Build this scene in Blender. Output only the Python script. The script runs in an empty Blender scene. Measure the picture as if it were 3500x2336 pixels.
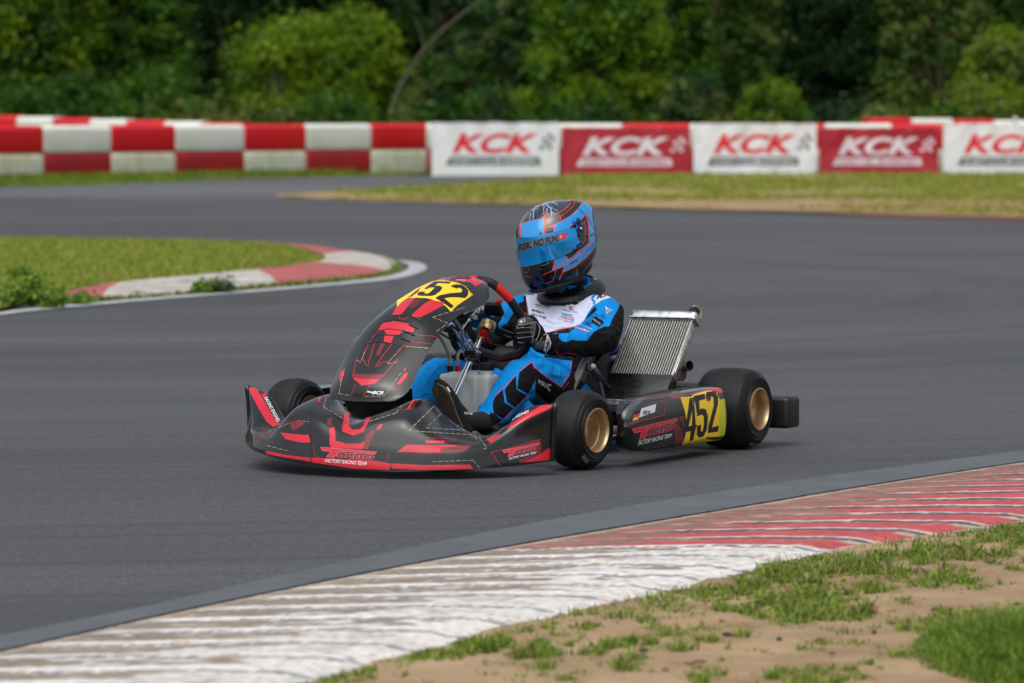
import bpy, bmesh, math, random
import numpy as np
from mathutils import Vector as V, Matrix, noise
from mathutils.bvhtree import BVHTree
R=math.radians
random.seed(7); RNG=np.random.default_rng(7)
C=bpy.context.scene.collection
SC=bpy.context.scene
# ---------------------------------------------------------------- camera, sky, sun, exposure
CAMH=1.2145; PITCH=.0541; FPX=15387.
cam=bpy.data.objects.new('camera',bpy.data.cameras.new('camera')); C.objects.link(cam); SC.camera=cam
cam.location=(0,0,CAMH); cam.rotation_euler=(math.pi/2-PITCH,0,0)
cd=cam.data; cd.sensor_width=36; cd.sensor_fit='HORIZONTAL'; cd.lens=FPX/3500*36; cd.clip_start=.5; cd.clip_end=2000
cd.dof.use_dof=True; cd.dof.focus_distance=14.35; cd.dof.aperture_fstop=5.3; cd.dof.aperture_blades=9
W=bpy.data.worlds.new('World'); SC.world=W; W.use_nodes=True
nt=W.node_tree; bg=nt.nodes['Background']
sky=nt.nodes.new('ShaderNodeTexSky'); sky.sky_type='NISHITA'; sky.sun_disc=False
SUN_EL,SUN_AZ=R(58),R(200)
sky.sun_elevation=SUN_EL; sky.sun_rotation=SUN_AZ; sky.air_density=1.0; sky.dust_density=4.0; sky.ozone_density=1.0
hs=nt.nodes.new('ShaderNodeHueSaturation'); hs.inputs['Saturation'].default_value=.32
nt.links.new(sky.outputs[0],hs.inputs['Color']); nt.links.new(hs.outputs[0],bg.inputs['Color']); bg.inputs['Strength'].default_value=.15
sl=bpy.data.lights.new('sun','SUN'); sl.energy=1.15; sl.angle=R(65); sl.color=(1,.975,.94)
so=bpy.data.objects.new('sun',sl); C.objects.link(so)
sd=V((math.sin(SUN_AZ)*math.cos(SUN_EL),math.cos(SUN_AZ)*math.cos(SUN_EL),math.sin(SUN_EL)))
so.rotation_euler=sd.to_track_quat('Z','Y').to_euler(); so.location=(0,0,30)
SC.view_settings.view_transform='Standard'; SC.view_settings.look='None'; SC.view_settings.exposure=.15; SC.view_settings.gamma=1
SC.render.engine='CYCLES'

# ---------------------------------------------------------------- frames of reference
# the kart stands at (KX,KY) heading KH; X forward from the front axle, Y to the driver's left, Z up
KX,KY,KH=-.2575,14.9385,R(241.147)
cp_,sp_=math.cos(PITCH),math.sin(PITCH); ck,sk=math.cos(KH),math.sin(KH)
FR={'1':(800,900,.47847),'2':(1300,900,.47847),'3':(1650,650,.38274),'4':(1850,1000,.41456),'5':(1450,1000,.28703),
'A':(786,616,.67613),'B':(1370,930,.2234),'6':(1460,1050,.19133),'7':(1700,950,.19149),'8':(1900,1150,.28699),'9':(2300,1000,.38265),'0':(1740,660,.22956),'D':(0,0,1.49),'S':(0,0,1)}
def tow(v): return V((v[0]*ck+v[1]*sk,-v[0]*sk+v[1]*ck,v[2]))
def sp(f,x,y):
    a,b,s=FR[f]; return (a+x*s,b+y*s)
def rayd(px,py):
    a=(px-1750)/FPX; b=(1168-py)/FPX
    return V((a,cp_+b*sp_,-sp_+b*cp_))
O=tow((-KX,-KY,CAMH))                       # camera seen from the kart
def kray(px,py): return tow(rayd(px,py))
def KP(f,x,y,ax,val):                        # a measured point of the photograph on a known plane of the kart
    d=kray(*sp(f,x,y)); i='xyz'.index(ax); t=(val-O[i])/d[i]; return O+d*t
def fw(p):
    w=(p[0]*ck-p[1]*sk+KX,p[0]*sk+p[1]*ck+KY,p[2]-CAMH)
    d=w[1]*cp_-w[2]*sp_; u=w[1]*sp_+w[2]*cp_
    return (1750+FPX*w[0]/d,1168-FPX*u/d)
def GP(dx,dy,z=0):                           # ground point (world) from the 2349-wide view
    d=rayd(dx*1.49,dy*1.49); t=(z-CAMH)/d.z; return V((d.x*t,d.y*t,z))

# ---------------------------------------------------------------- materials
MATS={}
def lin(c): 
    c=c/255; return c/12.92 if c<=.04045 else ((c+.055)/1.055)**2.4
def sc_(r,g,b,k=1): return tuple(min(1,lin(x)*k) for x in (r,g,b))
def mat(name,col,rough=.5,metal=0,coat=0,var=0,vs=8,bump=0,bs=40,spec=.5,sheen=0,col2=None,trans=0,emis=None,coord='Object',dist=.002,rvar=0,sub=0,crough=.06,stretch=(1,1,1)):
    if name in MATS: return MATS[name]
    m=bpy.data.materials.new(name); MATS[name]=m; m.use_nodes=True; n=m.node_tree; p=n.nodes['Principled BSDF']
    def si(k,v):
        if k in p.inputs: p.inputs[k].default_value=v
    si('Base Color',(*col,1)); si('Roughness',rough); si('Metallic',metal); si('Coat Weight',coat); si('Coat Roughness',crough); si('Specular IOR Level',spec)
    si('Sheen Weight',sheen); si('Transmission Weight',trans)
    if sub: si('Subsurface Weight',sub); si('Subsurface Scale',.02)
    if var or bump or col2 or rvar:
        tc=n.nodes.new('ShaderNodeTexCoord'); mp=n.nodes.new('ShaderNodeMapping'); mp.inputs['Scale'].default_value=stretch
        n.links.new(tc.outputs[coord],mp.inputs[0]); src=mp.outputs[0]
    if var or col2 or rvar:
        t=n.nodes.new('ShaderNodeTexNoise'); t.inputs['Scale'].default_value=vs; t.inputs['Detail'].default_value=6; t.inputs['Roughness'].default_value=.6
        n.links.new(src,t.inputs['Vector'])
        if var or col2:
            r=n.nodes.new('ShaderNodeValToRGB'); n.links.new(t.outputs[0],r.inputs[0])
            a=col2 or tuple(x*(1-var) for x in col); b=col if col2 else tuple(min(1,x*(1+var)) for x in col)
            r.color_ramp.elements[0].position=.36; r.color_ramp.elements[1].position=.66
            r.color_ramp.elements[0].color=(*a,1); r.color_ramp.elements[1].color=(*b,1); n.links.new(r.outputs[0],p.inputs['Base Color'])
        if rvar:
            q=n.nodes.new('ShaderNodeMapRange'); q.inputs['From Min'].default_value=.3; q.inputs['From Max'].default_value=.7
            q.inputs['To Min'].default_value=max(0,rough-rvar); q.inputs['To Max'].default_value=rough+rvar
            n.links.new(t.outputs[0],q.inputs['Value']); n.links.new(q.outputs[0],p.inputs['Roughness'])
    if bump:
        t=n.nodes.new('ShaderNodeTexNoise'); t.inputs['Scale'].default_value=bs; t.inputs['Detail'].default_value=5
        n.links.new(src,t.inputs['Vector']); b=n.nodes.new('ShaderNodeBump'); b.inputs['Strength'].default_value=bump; b.inputs['Distance'].default_value=dist
        n.links.new(t.outputs[0],b.inputs['Height']); n.links.new(b.outputs[0],p.inputs['Normal'])
    return m
def G(m,rough=.3): return m
# body work
BODY=dict(rough=.30,coat=.6,rvar=.08,vs=9,bump=.12,bs=14,dist=.004,crough=.12)
m_body=mat('plastic_black',sc_(16,19,23),**{**BODY,'var':.3,'spec':.35})
m_red=mat('vinyl_red',sc_(204,26,48),rough=.33,coat=.3,var=.06,vs=20,bump=.1,bs=14,dist=.004,crough=.12)
m_dred=mat('vinyl_dark_red',sc_(120,22,34),rough=.36,coat=.3,var=.25,vs=30,crough=.12)
m_grey=mat('vinyl_grey',sc_(74,79,86),rough=.35,coat=.3,var=.15,vs=14,crough=.12)
m_blk=mat('gloss_black',(.004,.004,.005),rough=.2,coat=.5,var=.3,vs=20)
m_gold=mat('thread_gold',sc_(190,175,120),rough=.5)
m_yel=mat('vinyl_yellow',sc_(255,208,8),rough=.38,coat=.25,var=.05,vs=12,bump=.35,bs=22,dist=.003)
m_lime=mat('vinyl_lime',sc_(205,200,20),rough=.38,coat=.25,var=.08,vs=12)
m_ink=mat('ink_black',(.006,.006,.007),rough=.4)
m_white=mat('vinyl_white',sc_(225,228,232),rough=.4,var=.04,vs=20)
m_silver=mat('outline_pink',sc_(222,118,128),rough=.4)
m_rub=mat('tyre_rubber',sc_(30,31,32),rough=.62,var=.3,vs=25,bump=.5,bs=90,dist=.002,spec=.25)
m_rub2=mat('tyre_sidewall',sc_(14,14,15),rough=.5,var=.2,vs=18,spec=.3)
m_smear=mat('sidewall_marking',sc_(88,84,82),rough=.6,var=.3,vs=60)
m_rim=mat('rim_gold',sc_(196,168,128),rough=.40,metal=.8,var=.12,vs=6,bump=.05)
m_chr=mat('chrome',(.75,.76,.78),rough=.12,metal=1,rvar=.05,vs=20)
m_alu=mat('aluminium',(.62,.64,.66),rough=.3,metal=1,var=.15,vs=30,bump=.25,bs=70,dist=.001,rvar=.12)
m_brass=mat('brass_hub',sc_(176,156,112),rough=.3,metal=1,var=.15,vs=25)
m_ranod=mat('red_anodised',sc_(190,18,30),rough=.35,metal=.5,var=.25,vs=50)
m_frame=mat('frame_black',(.012,.012,.014),rough=.28,coat=.4,var=.3,vs=20)
m_mblk=mat('matt_black',(.006,.006,.0065),rough=.6,spec=.3,var=.3,vs=30,bump=.2,bs=50)
m_leath=mat('wheel_leather',sc_(28,30,32),rough=.62,spec=.3,var=.15,vs=60,bump=.6,bs=700,dist=.0006)
m_lred=mat('wheel_red_leather',sc_(200,14,22),rough=.5,var=.1,vs=50,bump=.5,bs=700,dist=.0006)
m_tank=mat('tank_plastic',sc_(200,205,203),rough=.38,var=.05,vs=6,sub=.4,bump=.05)
m_seat=mat('fibreglass',sc_(104,104,98),rough=.42,var=.35,vs=22,coat=.15,bump=.15)
m_seat2=mat('seat_shell',sc_(38,38,36),rough=.5,var=.35,vs=20)
m_engine=mat('engine_black',(.01,.01,.011),rough=.5,var=.4,vs=14)
m_exh=mat('exhaust_steel',sc_(92,76,60),rough=.42,metal=.9,var=.35,vs=18)
m_bluetube=mat('blue_tube',sc_(20,60,150),rough=.35,coat=.2,var=.2,vs=15)
m_hose=mat('clear_hose',sc_(150,150,130),rough=.25,var=.15,vs=30)
m_bmp=mat('bumper_plastic',(.006,.0065,.007),rough=.45,var=.3,vs=18,bump=.2,bs=90,dist=.001)
m_core=mat('radiator_core',(.03,.033,.033),rough=.55,metal=.4,var=.5,vs=180)
m_fin=mat('radiator_tube',sc_(208,208,196),rough=.3,metal=.7,var=.15,vs=60)
m_tape=mat('black_tape',(.004,.004,.0045),rough=.3,coat=.2,var=.2,vs=26,bump=.1,bs=60,rvar=.1,dist=.001,stretch=(1,1,6))
# driver
CL=dict(rough=.85,sheen=0,spec=.18,bump=.35,bs=380,dist=.0008)
m_blue=mat('suit_blue',sc_(0,128,204),**{**CL,'var':.07,'vs':12})
m_sblk=mat('suit_black',sc_(12,12,16),**{**CL,'var':.15,'vs':14})
m_swht=mat('suit_white',sc_(206,212,232),**{**CL,'var':.04,'vs':12})
m_sred=mat('suit_red',sc_(205,24,38),rough=.7)
m_pink=mat('print_pink',sc_(200,20,110),rough=.6)
m_cyan=mat('print_cyan',sc_(60,160,210),rough=.6)
m_print=mat('print_dark',sc_(24,32,44),rough=.7)
m_prg=mat('print_grey',sc_(205,205,210),rough=.7)
m_glove=mat('glove_black',sc_(14,14,16),**{**CL,'var':.3,'vs':30})
m_glg=mat('glove_grey',sc_(92,90,92),**{**CL,'var':.25,'vs':40})
m_shoe=mat('shoe_suede',sc_(18,18,19),rough=.8,var=.25,vs=30,bump=.3,bs=300)
m_sole=mat('shoe_sole',sc_(84,76,66),rough=.7,var=.25,vs=40,bump=.5,bs=60)
m_sprint=mat('sole_print',sc_(140,124,98),rough=.6)
HB=dict(rough=.16,coat=.8,crough=.03)
m_hblue=mat('helmet_blue',sc_(10,140,210),**{**HB,'var':.05,'vs':10})
m_hblk=mat('helmet_black',sc_(12,13,15),**{**HB,'var':.4,'vs':16})
m_hcap=mat('helmet_storm',sc_(54,66,84),**{**HB,'col2':sc_(18,22,28),'vs':16})
m_hred=mat('helmet_orange',sc_(226,62,40),rough=.2,coat=.6)
m_hlt=mat('helmet_lightning',sc_(190,222,246),rough=.25,coat=.5)
m_hlt2=mat('helmet_glow',sc_(92,160,214),rough=.25,coat=.5,var=.3,vs=40)
m_visor=mat('visor_mirror',sc_(4,140,216),rough=.05,metal=.55,coat=.6,var=.1,vs=6,crough=.02)
m_vstrip=mat('visor_strip',sc_(84,100,112),rough=.25,coat=.3,var=.05)
m_piv=mat('pivot_blue',sc_(16,92,190),rough=.15,metal=.7,coat=.5)
m_brace=mat('brace_black',(.004,.004,.0045),rough=.4,spec=.35,coat=.05,var=.3,vs=16)
m_flagr=mat('flag_red',sc_(205,34,50),rough=.35)

# ---------------------------------------------------------------- object helpers
def props(o,label=None,cat=None,group=None,kind=None):
    if label: o['label']=label
    if cat: o['category']=cat
    if group: o['group']=group
    if kind: o['kind']=kind
    return o
def empty(name,loc,rz=0,parent=None,**k):
    o=bpy.data.objects.new(name,None); C.objects.link(o); o.location=loc; o.rotation_euler=(0,0,rz); o.empty_display_size=.1
    if parent: o.parent=parent
    return props(o,**k)
def link(name,bm,mats,parent=None,smooth=42,loc=None,rot=None,**k):
    me=bpy.data.meshes.new(name)
    if isinstance(bm,tuple):
        me.from_pydata(bm[0],[],bm[1])
    else:
        bm.to_mesh(me); bm.free()
    if not isinstance(mats,(list,tuple)): mats=[mats]
    for m in mats: me.materials.append(m)
    if smooth:
        me.polygons.foreach_set('use_smooth',[True]*len(me.polygons))
        if smooth<180: me.set_sharp_from_angle(angle=R(smooth))
    me.update()
    o=bpy.data.objects.new(name,me); C.objects.link(o)
    if parent: o.parent=parent
    if loc: o.location=loc
    if rot: o.rotation_euler=rot
    return props(o,**k)
def crom(P,n,closed=False):
    P=[V(p) for p in P]; N=len(P); out=[]
    seg=N if closed else N-1
    for i in range(seg):
        if closed: a,b,c,d=P[(i-1)%N],P[i],P[(i+1)%N],P[(i+2)%N]
        else:
            b,c=P[i],P[i+1]; a=P[i-1] if i>0 else b*2-c; d=P[i+2] if i+2<N else c*2-b
        for j in range(n):
            t=j/n; out.append(.5*((2*b)+(c-a)*t+(2*a-5*b+4*c-d)*t*t+(3*b-a-3*c+d)*t**3))
    if not closed: out.append(P[-1].copy())
    return out
def addgrid(bm,rows,mi=0,cu=False,cv=False,flip=False):
    vs=[[bm.verts.new(p) for p in r] for r in rows]; n=len(rows); m=len(rows[0]); fs=[]
    for i in range(n if cv else n-1):
        for j in range(m if cu else m-1):
            q=[vs[i][j],vs[i][(j+1)%m],vs[(i+1)%n][(j+1)%m],vs[(i+1)%n][j]]
            if flip: q.reverse()
            try: f=bm.faces.new(q); f.material_index=mi; fs.append(f)
            except ValueError: pass
    return vs,fs
def surf(rows,nu,nv):
    a=[crom(r,nu) for r in rows]; cols=list(zip(*a)); b=[crom(c,nv) for c in cols]; return [list(r) for r in zip(*b)]
def frame_at(d,ref=V((0,0,1))):
    d=d.normalized()
    if abs(d.dot(ref))>.97: ref=V((1,0,0))
    x=ref.cross(d).normalized(); return x,d.cross(x).normalized()
def tube(bm,pts,r,n=10,sub=5,mi=0,closed=False,caps=True):
    P=crom(pts,sub,closed) if sub>1 else [V(p) for p in pts]
    if callable(r): rr=[r(i/(len(P)-1)) for i in range(len(P))]
    elif isinstance(r,(list,tuple)): rr=[float(np.interp(i/(len(P)-1)*(len(r)-1),range(len(r)),r)) for i in range(len(P))]
    else: rr=[r]*len(P)
    rows=[]; prev=None
    for i,p in enumerate(P):
        if closed: d=P[(i+1)%len(P)]-P[i-1]
        else: d=P[min(i+1,len(P)-1)]-P[max(i-1,0)]
        d.normalize()
        if prev is None: x,y=frame_at(d)
        else:
            x=(prev-d*prev.dot(d)).normalized(); y=d.cross(x)
        prev=x
        rows.append([p+x*rr[i]*math.cos(2*math.pi*k/n)+y*rr[i]*math.sin(2*math.pi*k/n) for k in range(n)])
    vs,_=addgrid(bm,rows,mi,cu=True,cv=closed)
    if caps and not closed:
        for v,fl in ((vs[0],True),(vs[-1],False)):
            f=bm.faces.new(v[::-1] if fl else v); f.material_index=mi
    return P
def rings(bm,R_,n=28,sub=4,mi=0,ends=True):
    """R_: list of (centre,axis1,axis2) ; loft of ellipses with domed ends"""
    cs=crom([r[0] for r in R_],sub); a=crom([r[1] for r in R_],sub); b=crom([r[2] for r in R_],sub)
    def se(t,k=.9):
        c,s=math.cos(t),math.sin(t); return (math.copysign(abs(c)**k,c),math.copysign(abs(s)**k,s))
    rows=[]
    if ends: cs0=cs[0]-(cs[1]-cs[0]).normalized()*min(a[0].length,b[0].length)*.5
    for c,x,y in zip(cs,a,b):
        rows.append([c+x*se(2*math.pi*k/n)[0]+y*se(2*math.pi*k/n)[1] for k in range(n)])
    vs,_=addgrid(bm,rows,mi,cu=True)
    if ends:
        d0=(cs[0]-cs[1]).normalized(); d1=(cs[-1]-cs[-2]).normalized()
        for row,d,c,rad,rev in ((vs[0],d0,cs[0],min(a[0].length,b[0].length),True),(vs[-1],d1,cs[-1],min(a[-1].length,b[-1].length),False)):
            last=row
            for q in (.35,.65,.9):
                nr=[bm.verts.new(c+(v.co-c)*math.sqrt(1-q*q)+d*rad*q*.75) for v in row]
                for j in range(n):
                    f=[last[j],last[(j+1)%n],nr[(j+1)%n],nr[j]]
                    if rev: f.reverse()
                    bm.faces.new(f)
                last=nr
            bm.faces.new(last[::-1] if rev else last)
def limb(pts,radii,flat=1.0,ref=V((0,0,1))):
    out=[]
    P=[V(p) for p in pts]
    for i,p in enumerate(P):
        d=(P[min(i+1,len(P)-1)]-P[max(i-1,0)]).normalized(); x,y=frame_at(d,ref)
        out.append((p,x*radii[i],y*radii[i]*flat))
    return out
def lathe(bm,prof,n=64,mi=0,axis='Y',mis=None):
    """prof (r,a): radius, position along axis"""
    rows=[]
    for k in range(n):
        t=2*math.pi*k/n; c,s=math.cos(t),math.sin(t)
        if axis=='Y': rows.append([V((r*c,a,r*s)) for r,a in prof])
        elif axis=='Z': rows.append([V((r*c,r*s,a)) for r,a in prof])
        else: rows.append([V((a,r*c,r*s)) for r,a in prof])
    vs=[[bm.verts.new(p) for p in r] for r in rows]
    for i in range(n):
        for j in range(len(prof)-1):
            a=[vs[i][j],vs[i][j+1],vs[(i+1)%n][j+1],vs[(i+1)%n][j]]
            f=bm.faces.new(a); f.material_index=mis[j] if mis else mi
    return vs
def xf(bm,M,vs=None): bmesh.ops.transform(bm,matrix=M,verts=vs or bm.verts[:])
def box(bm,c,s,bev=.004,M=None,mi=0,seg=2):
    r=bmesh.ops.create_cube(bm,size=1); vs=r['verts']
    for v in vs: v.co=V((v.co.x*s[0],v.co.y*s[1],v.co.z*s[2]))
    fs=set(f for v in vs for f in v.link_faces)
    if bev:
        es=set(e for v in vs for e in v.link_edges)
        rr=bmesh.ops.bevel(bm,geom=list(es),offset=bev,segments=seg,affect='EDGES',profile=.6)
        vs=list(set(v for f in rr['faces'] for v in f.verts)|set(v for v in vs if v.is_valid))
        fs=set(f for v in vs for f in v.link_faces)
    for f in fs: f.material_index=mi
    T=Matrix.Translation(c)
    bmesh.ops.transform(bm,matrix=(T@M if M else T),verts=vs)
def basis(x,y,z):
    return Matrix(((x[0],y[0],z[0],0),(x[1],y[1],z[1],0),(x[2],y[2],z[2],0),(0,0,0,1)))
def cyl(bm,a,b,r,n=20,mi=0,r2=None,bev=0):
    a,b=V(a),V(b); d=(b-a); L=d.length; x,y=frame_at(d); r2=r if r2 is None else r2
    pr=[(0,0),(r-bev,0),(r,bev),(r2,L-bev),(r2-bev,L),(0,L)] if bev else [(0,0),(r,0),(r2,L),(0,L)]
    rows=[[a+d.normalized()*h+x*q*math.cos(2*math.pi*k/n)+y*q*math.sin(2*math.pi*k/n) for k in range(n)] for q,h in pr if q>0]
    vs,_=addgrid(bm,rows,mi,cu=True)
    f=bm.faces.new(vs[0][::-1]); f.material_index=mi; f=bm.faces.new(vs[-1]); f.material_index=mi
def solid(bm,t):
    """give a sheet thickness away from its outer side"""
    t=abs(t); bmesh.ops.recalc_face_normals(bm,faces=bm.faces[:]); bm.normal_update()
    if sum(f.normal.dot(O-f.calc_center_median())*f.calc_area() for f in bm.faces)<0: bmesh.ops.reverse_faces(bm,faces=bm.faces[:]); bm.normal_update()
    bd=[(e.verts[0],e.verts[1],e.link_loops[0].vert) for e in bm.edges if len(e.link_faces)==1]
    cp={v:bm.verts.new(v.co-v.normal*t) for v in bm.verts[:]}
    for f in bm.faces[:]: bm.faces.new([cp[v] for v in reversed(f.verts)])
    for a,b,s0 in bd:
        p,q=(a,b) if s0 is a else (b,a)
        bm.faces.new((q,p,cp[p],cp[q]))
    bm.normal_update()
def prism(bm,P2,th,M,mi=0):
    a=[bm.verts.new(M@V((x,y,0))) for x,y in P2]; b=[bm.verts.new(M@V((x,y,th))) for x,y in P2]; n=len(P2)
    fs=[bm.faces.new(a[::-1]),bm.faces.new(b)]+[bm.faces.new((a[i],a[(i+1)%n],b[(i+1)%n],b[i])) for i in range(n)]
    for f in fs: f.material_index=mi
# ---- livery: cut zones into a surface, lay lettering and lines on it
def inpoly(x,y,P):
    r=False; j=len(P)-1
    for i in range(len(P)):
        xi,yi=P[i]; xj,yj=P[j]
        if (yi>y)!=(yj>y) and x<(xj-xi)*(y-yi)/(yj-yi+1e-12)+xi: r=not r
        j=i
    return r
def paint(bm,zones,occl=True,only=None):
    bvh=BVHTree.FromBMesh(bm) if occl else None
    cache={}
    def pv(v):
        k=v.index if v.index>=0 else None
        c=cache.get(v)
        if c is None: c=cache[v]=fw(v.co)
        return c
    bm.normal_update()
    for mi,fr,poly in zones:
        P=[sp(fr,x,y) for x,y in poly]
        x0,x1=min(p[0] for p in P)-3,max(p[0] for p in P)+3; y0,y1=min(p[1] for p in P)-3,max(p[1] for p in P)+3
        sel=[]
        for f in bm.faces:
            if f.normal.dot(f.verts[0].co-O)>=0: continue
            q=[pv(v) for v in f.verts]
            if max(a[0] for a in q)<x0 or min(a[0] for a in q)>x1 or max(a[1] for a in q)<y0 or min(a[1] for a in q)>y1: continue
            sel.append(f)
        sel=set(sel)
        for i in range(len(P)):
            a,b=P[i],P[(i+1)%len(P)]
            if abs(a[0]-b[0])+abs(a[1]-b[1])<.5: continue
            ex0,ex1=min(a[0],b[0]),max(a[0],b[0]); ey0,ey1=min(a[1],b[1]),max(a[1],b[1])
            g=[]
            L=math.hypot(b[0]-a[0],b[1]-a[1]); nx,ny=-(b[1]-a[1])/L,(b[0]-a[0])/L
            for f in sel:
                q=[pv(v) for v in f.verts]
                if max(c[0] for c in q)<ex0 or min(c[0] for c in q)>ex1 or max(c[1] for c in q)<ey0 or min(c[1] for c in q)>ey1: continue
                dd=[(c[0]-a[0])*nx+(c[1]-a[1])*ny for c in q]
                if min(dd)<-.05 and max(dd)>.05: g.append(f)
            if not g: continue
            nrm=kray(*a).cross(kray(*b)).normalized()
            geom=list(set(g)|set(e for f in g for e in f.edges)|set(v for f in g for v in f.verts))
            res=bmesh.ops.bisect_plane(bm,geom=geom,dist=1e-6,plane_co=O,plane_no=nrm)
            new=set(x for x in res['geom'] if isinstance(x,bmesh.types.BMFace))
            sel={f for f in sel if f.is_valid}|{f for f in new if f.is_valid}
            for x in res['geom_cut']:
                if isinstance(x,bmesh.types.BMVert):
                    for f in x.link_faces: sel.add(f)
        for f in sel:
            if not f.is_valid: continue
            if only is not None and f.material_index not in only: continue
            c=f.calc_center_median(); q=fw(c)
            if not inpoly(q[0],q[1],P): continue
            f.normal_update()
            if f.normal.dot(c-O)>0: continue
            if bvh:
                d=(c-O); h=bvh.ray_cast(O,d.normalized())
                if h[0] is not None and h[3]<d.length-.012: continue
            f.material_index=mi
class Dec:
    """things laid on a surface: each vertex is put where the surface is"""
    def __init__(s,bm,off=.0008,maxd=None):
        s.bm=bm; s.off=off; bm.normal_update(); s.bvh=BVHTree.FromBMesh(bm); s.Y=None
    def hit(s,px,py,off=None):
        h=s.bvh.ray_cast(O,kray(px,py).normalized())
        if h[0] is None: return None
        n=h[1]
        if n.dot(O-h[0])<0: n=-n
        return h[0]+n*(off or s.off)
    def faces(s,pts,fs,mi,off=None):
        hs=[s.hit(*p,off=off) for p in pts]; vv={}
        for f in fs:
            if any(hs[i] is None for i in f): continue
            dm=max((hs[f[i]]-hs[f[i-1]]).length for i in range(len(f)))
            if dm>.05: continue
            q=[]
            for i in f:
                if i not in vv: vv[i]=s.bm.verts.new(hs[i])
                q.append(vv[i])
            try: g=s.bm.faces.new(q)
            except ValueError: continue
            g.normal_update()
            if g.normal.dot(q[0].co-O)>0: g.normal_flip()
            g.material_index=mi; g.smooth=True
    def line(s,fr,pts,w,mi,off=None,step=5,closed=False,dash=None):
        P=[V((*sp(fr,x,y),0)) for x,y in pts]
        if closed: P.append(P[0])
        acc=0
        for a,b in zip(P,P[1:]):
            L=(b-a).length
            if L<.1: continue
            n=max(1,int(L/step)); t=(b-a)/L; nn=V((-t.y,t.x,0))*w/2
            e=t*w*.3
            pts_=[];fs=[]
            for i in range(n+1):
                c=a-e+(b-a+e*2)*(i/n); pts_+= [(c.x+nn.x,c.y+nn.y),(c.x-nn.x,c.y-nn.y)]
                if i and not (dash and (i%dash==0)): k=2*i; fs.append((k-2,k-1,k+1,k))
            s.faces(pts_,fs,mi,off)
    def poly(s,fr,pts,mi,off=None,cell=6):
        b=bmesh.new(); vs=[b.verts.new((*sp(fr,x,y),0)) for x,y in pts]; b.faces.new(vs)
        s._cut(b,cell); s._put(b,lambda x,y:(x,y),mi,off)
    def _cut(s,b,cx,cy=None):
        cy=cy or cx
        xs=[v.co.x for v in b.verts]; ys=[v.co.y for v in b.verts]
        for lo,hi,c,ax in ((min(xs),max(xs),cx,0),(min(ys),max(ys),cy,1)):
            k=lo+c
            while k<hi:
                no=(1,0,0) if ax==0 else (0,1,0); co=(k,0,0) if ax==0 else (0,k,0)
                bmesh.ops.bisect_plane(b,geom=b.verts[:]+b.edges[:]+b.faces[:],dist=1e-7,plane_co=co,plane_no=no); k+=c
    def _put(s,b,fn,mi,off):
        b.verts.index_update(); pts=[fn(v.co.x,v.co.y) for v in b.verts]
        s.faces(pts,[[v.index for v in f.verts] for f in b.faces],mi,off); b.free()
    def text(s,fr,txt,quad,mi,bold=0,shear=0,off=None,nx=10,ny=3,pad=None):
        """quad: top-left, top-right, bottom-right, bottom-left"""
        b=textmesh(txt,bold,shear)
        xs=[v.co.x for v in b.verts]; ys=[v.co.y for v in b.verts]; a0,a1,b0,b1=min(xs),max(xs),min(ys),max(ys)
        for v in b.verts: v.co=((v.co.x-a0)/(a1-a0),(v.co.y-b0)/(b1-b0),0)
        s._cut(b,1/nx,1/ny)
        Q=[V(sp(fr,*q)) for q in quad]
        def fn(u,w):
            t=Q[0].lerp(Q[1],u); d=Q[3].lerp(Q[2],u); p=d.lerp(t,w); return (p.x,p.y)
        s._put(b,fn,mi,off)
TM={}
def textmesh(txt,bold=0,shear=0):
    k=(txt,bold,shear)
    if k not in TM:
        cu=bpy.data.curves.new('t','FONT'); cu.body=txt; cu.size=1; cu.offset=bold; cu.shear=shear; cu.resolution_u=4; cu.fill_mode='FRONT'
        ob=bpy.data.objects.new('t',cu); C.objects.link(ob); bpy.context.view_layer.update()
        dg=bpy.context.evaluated_depsgraph_get(); me=bpy.data.meshes.new_from_object(ob.evaluated_get(dg))
        TM[k]=me; bpy.data.objects.remove(ob); bpy.data.curves.remove(cu)
    b=bmesh.new(); b.from_mesh(TM[k]); bmesh.ops.remove_doubles(b,verts=b.verts[:],dist=1e-6)
    bmesh.ops.dissolve_limit(b,angle_limit=.01,verts=b.verts[:],edges=b.edges[:]); 
    bmesh.ops.triangulate(b,faces=b.faces[:])
    return b
def voxel(bm,size,smooth=2,name='tmp'):
    me=bpy.data.meshes.new(name); bm.to_mesh(me); bm.free(); ob=bpy.data.objects.new(name,me); C.objects.link(ob)
    md=ob.modifiers.new('r','REMESH'); md.mode='VOXEL'; md.voxel_size=size; md.use_smooth_shade=True
    if smooth: s=ob.modifiers.new('s','SMOOTH'); s.factor=.5; s.iterations=smooth
    bpy.context.view_layer.update()
    e=ob.evaluated_get(bpy.context.evaluated_depsgraph_get()); m2=bpy.data.meshes.new_from_object(e)
    b=bmesh.new(); b.from_mesh(m2); bpy.data.objects.remove(ob); bpy.data.meshes.remove(me); bpy.data.meshes.remove(m2)
    for f in b.faces: f.material_index=0
    return b
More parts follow.
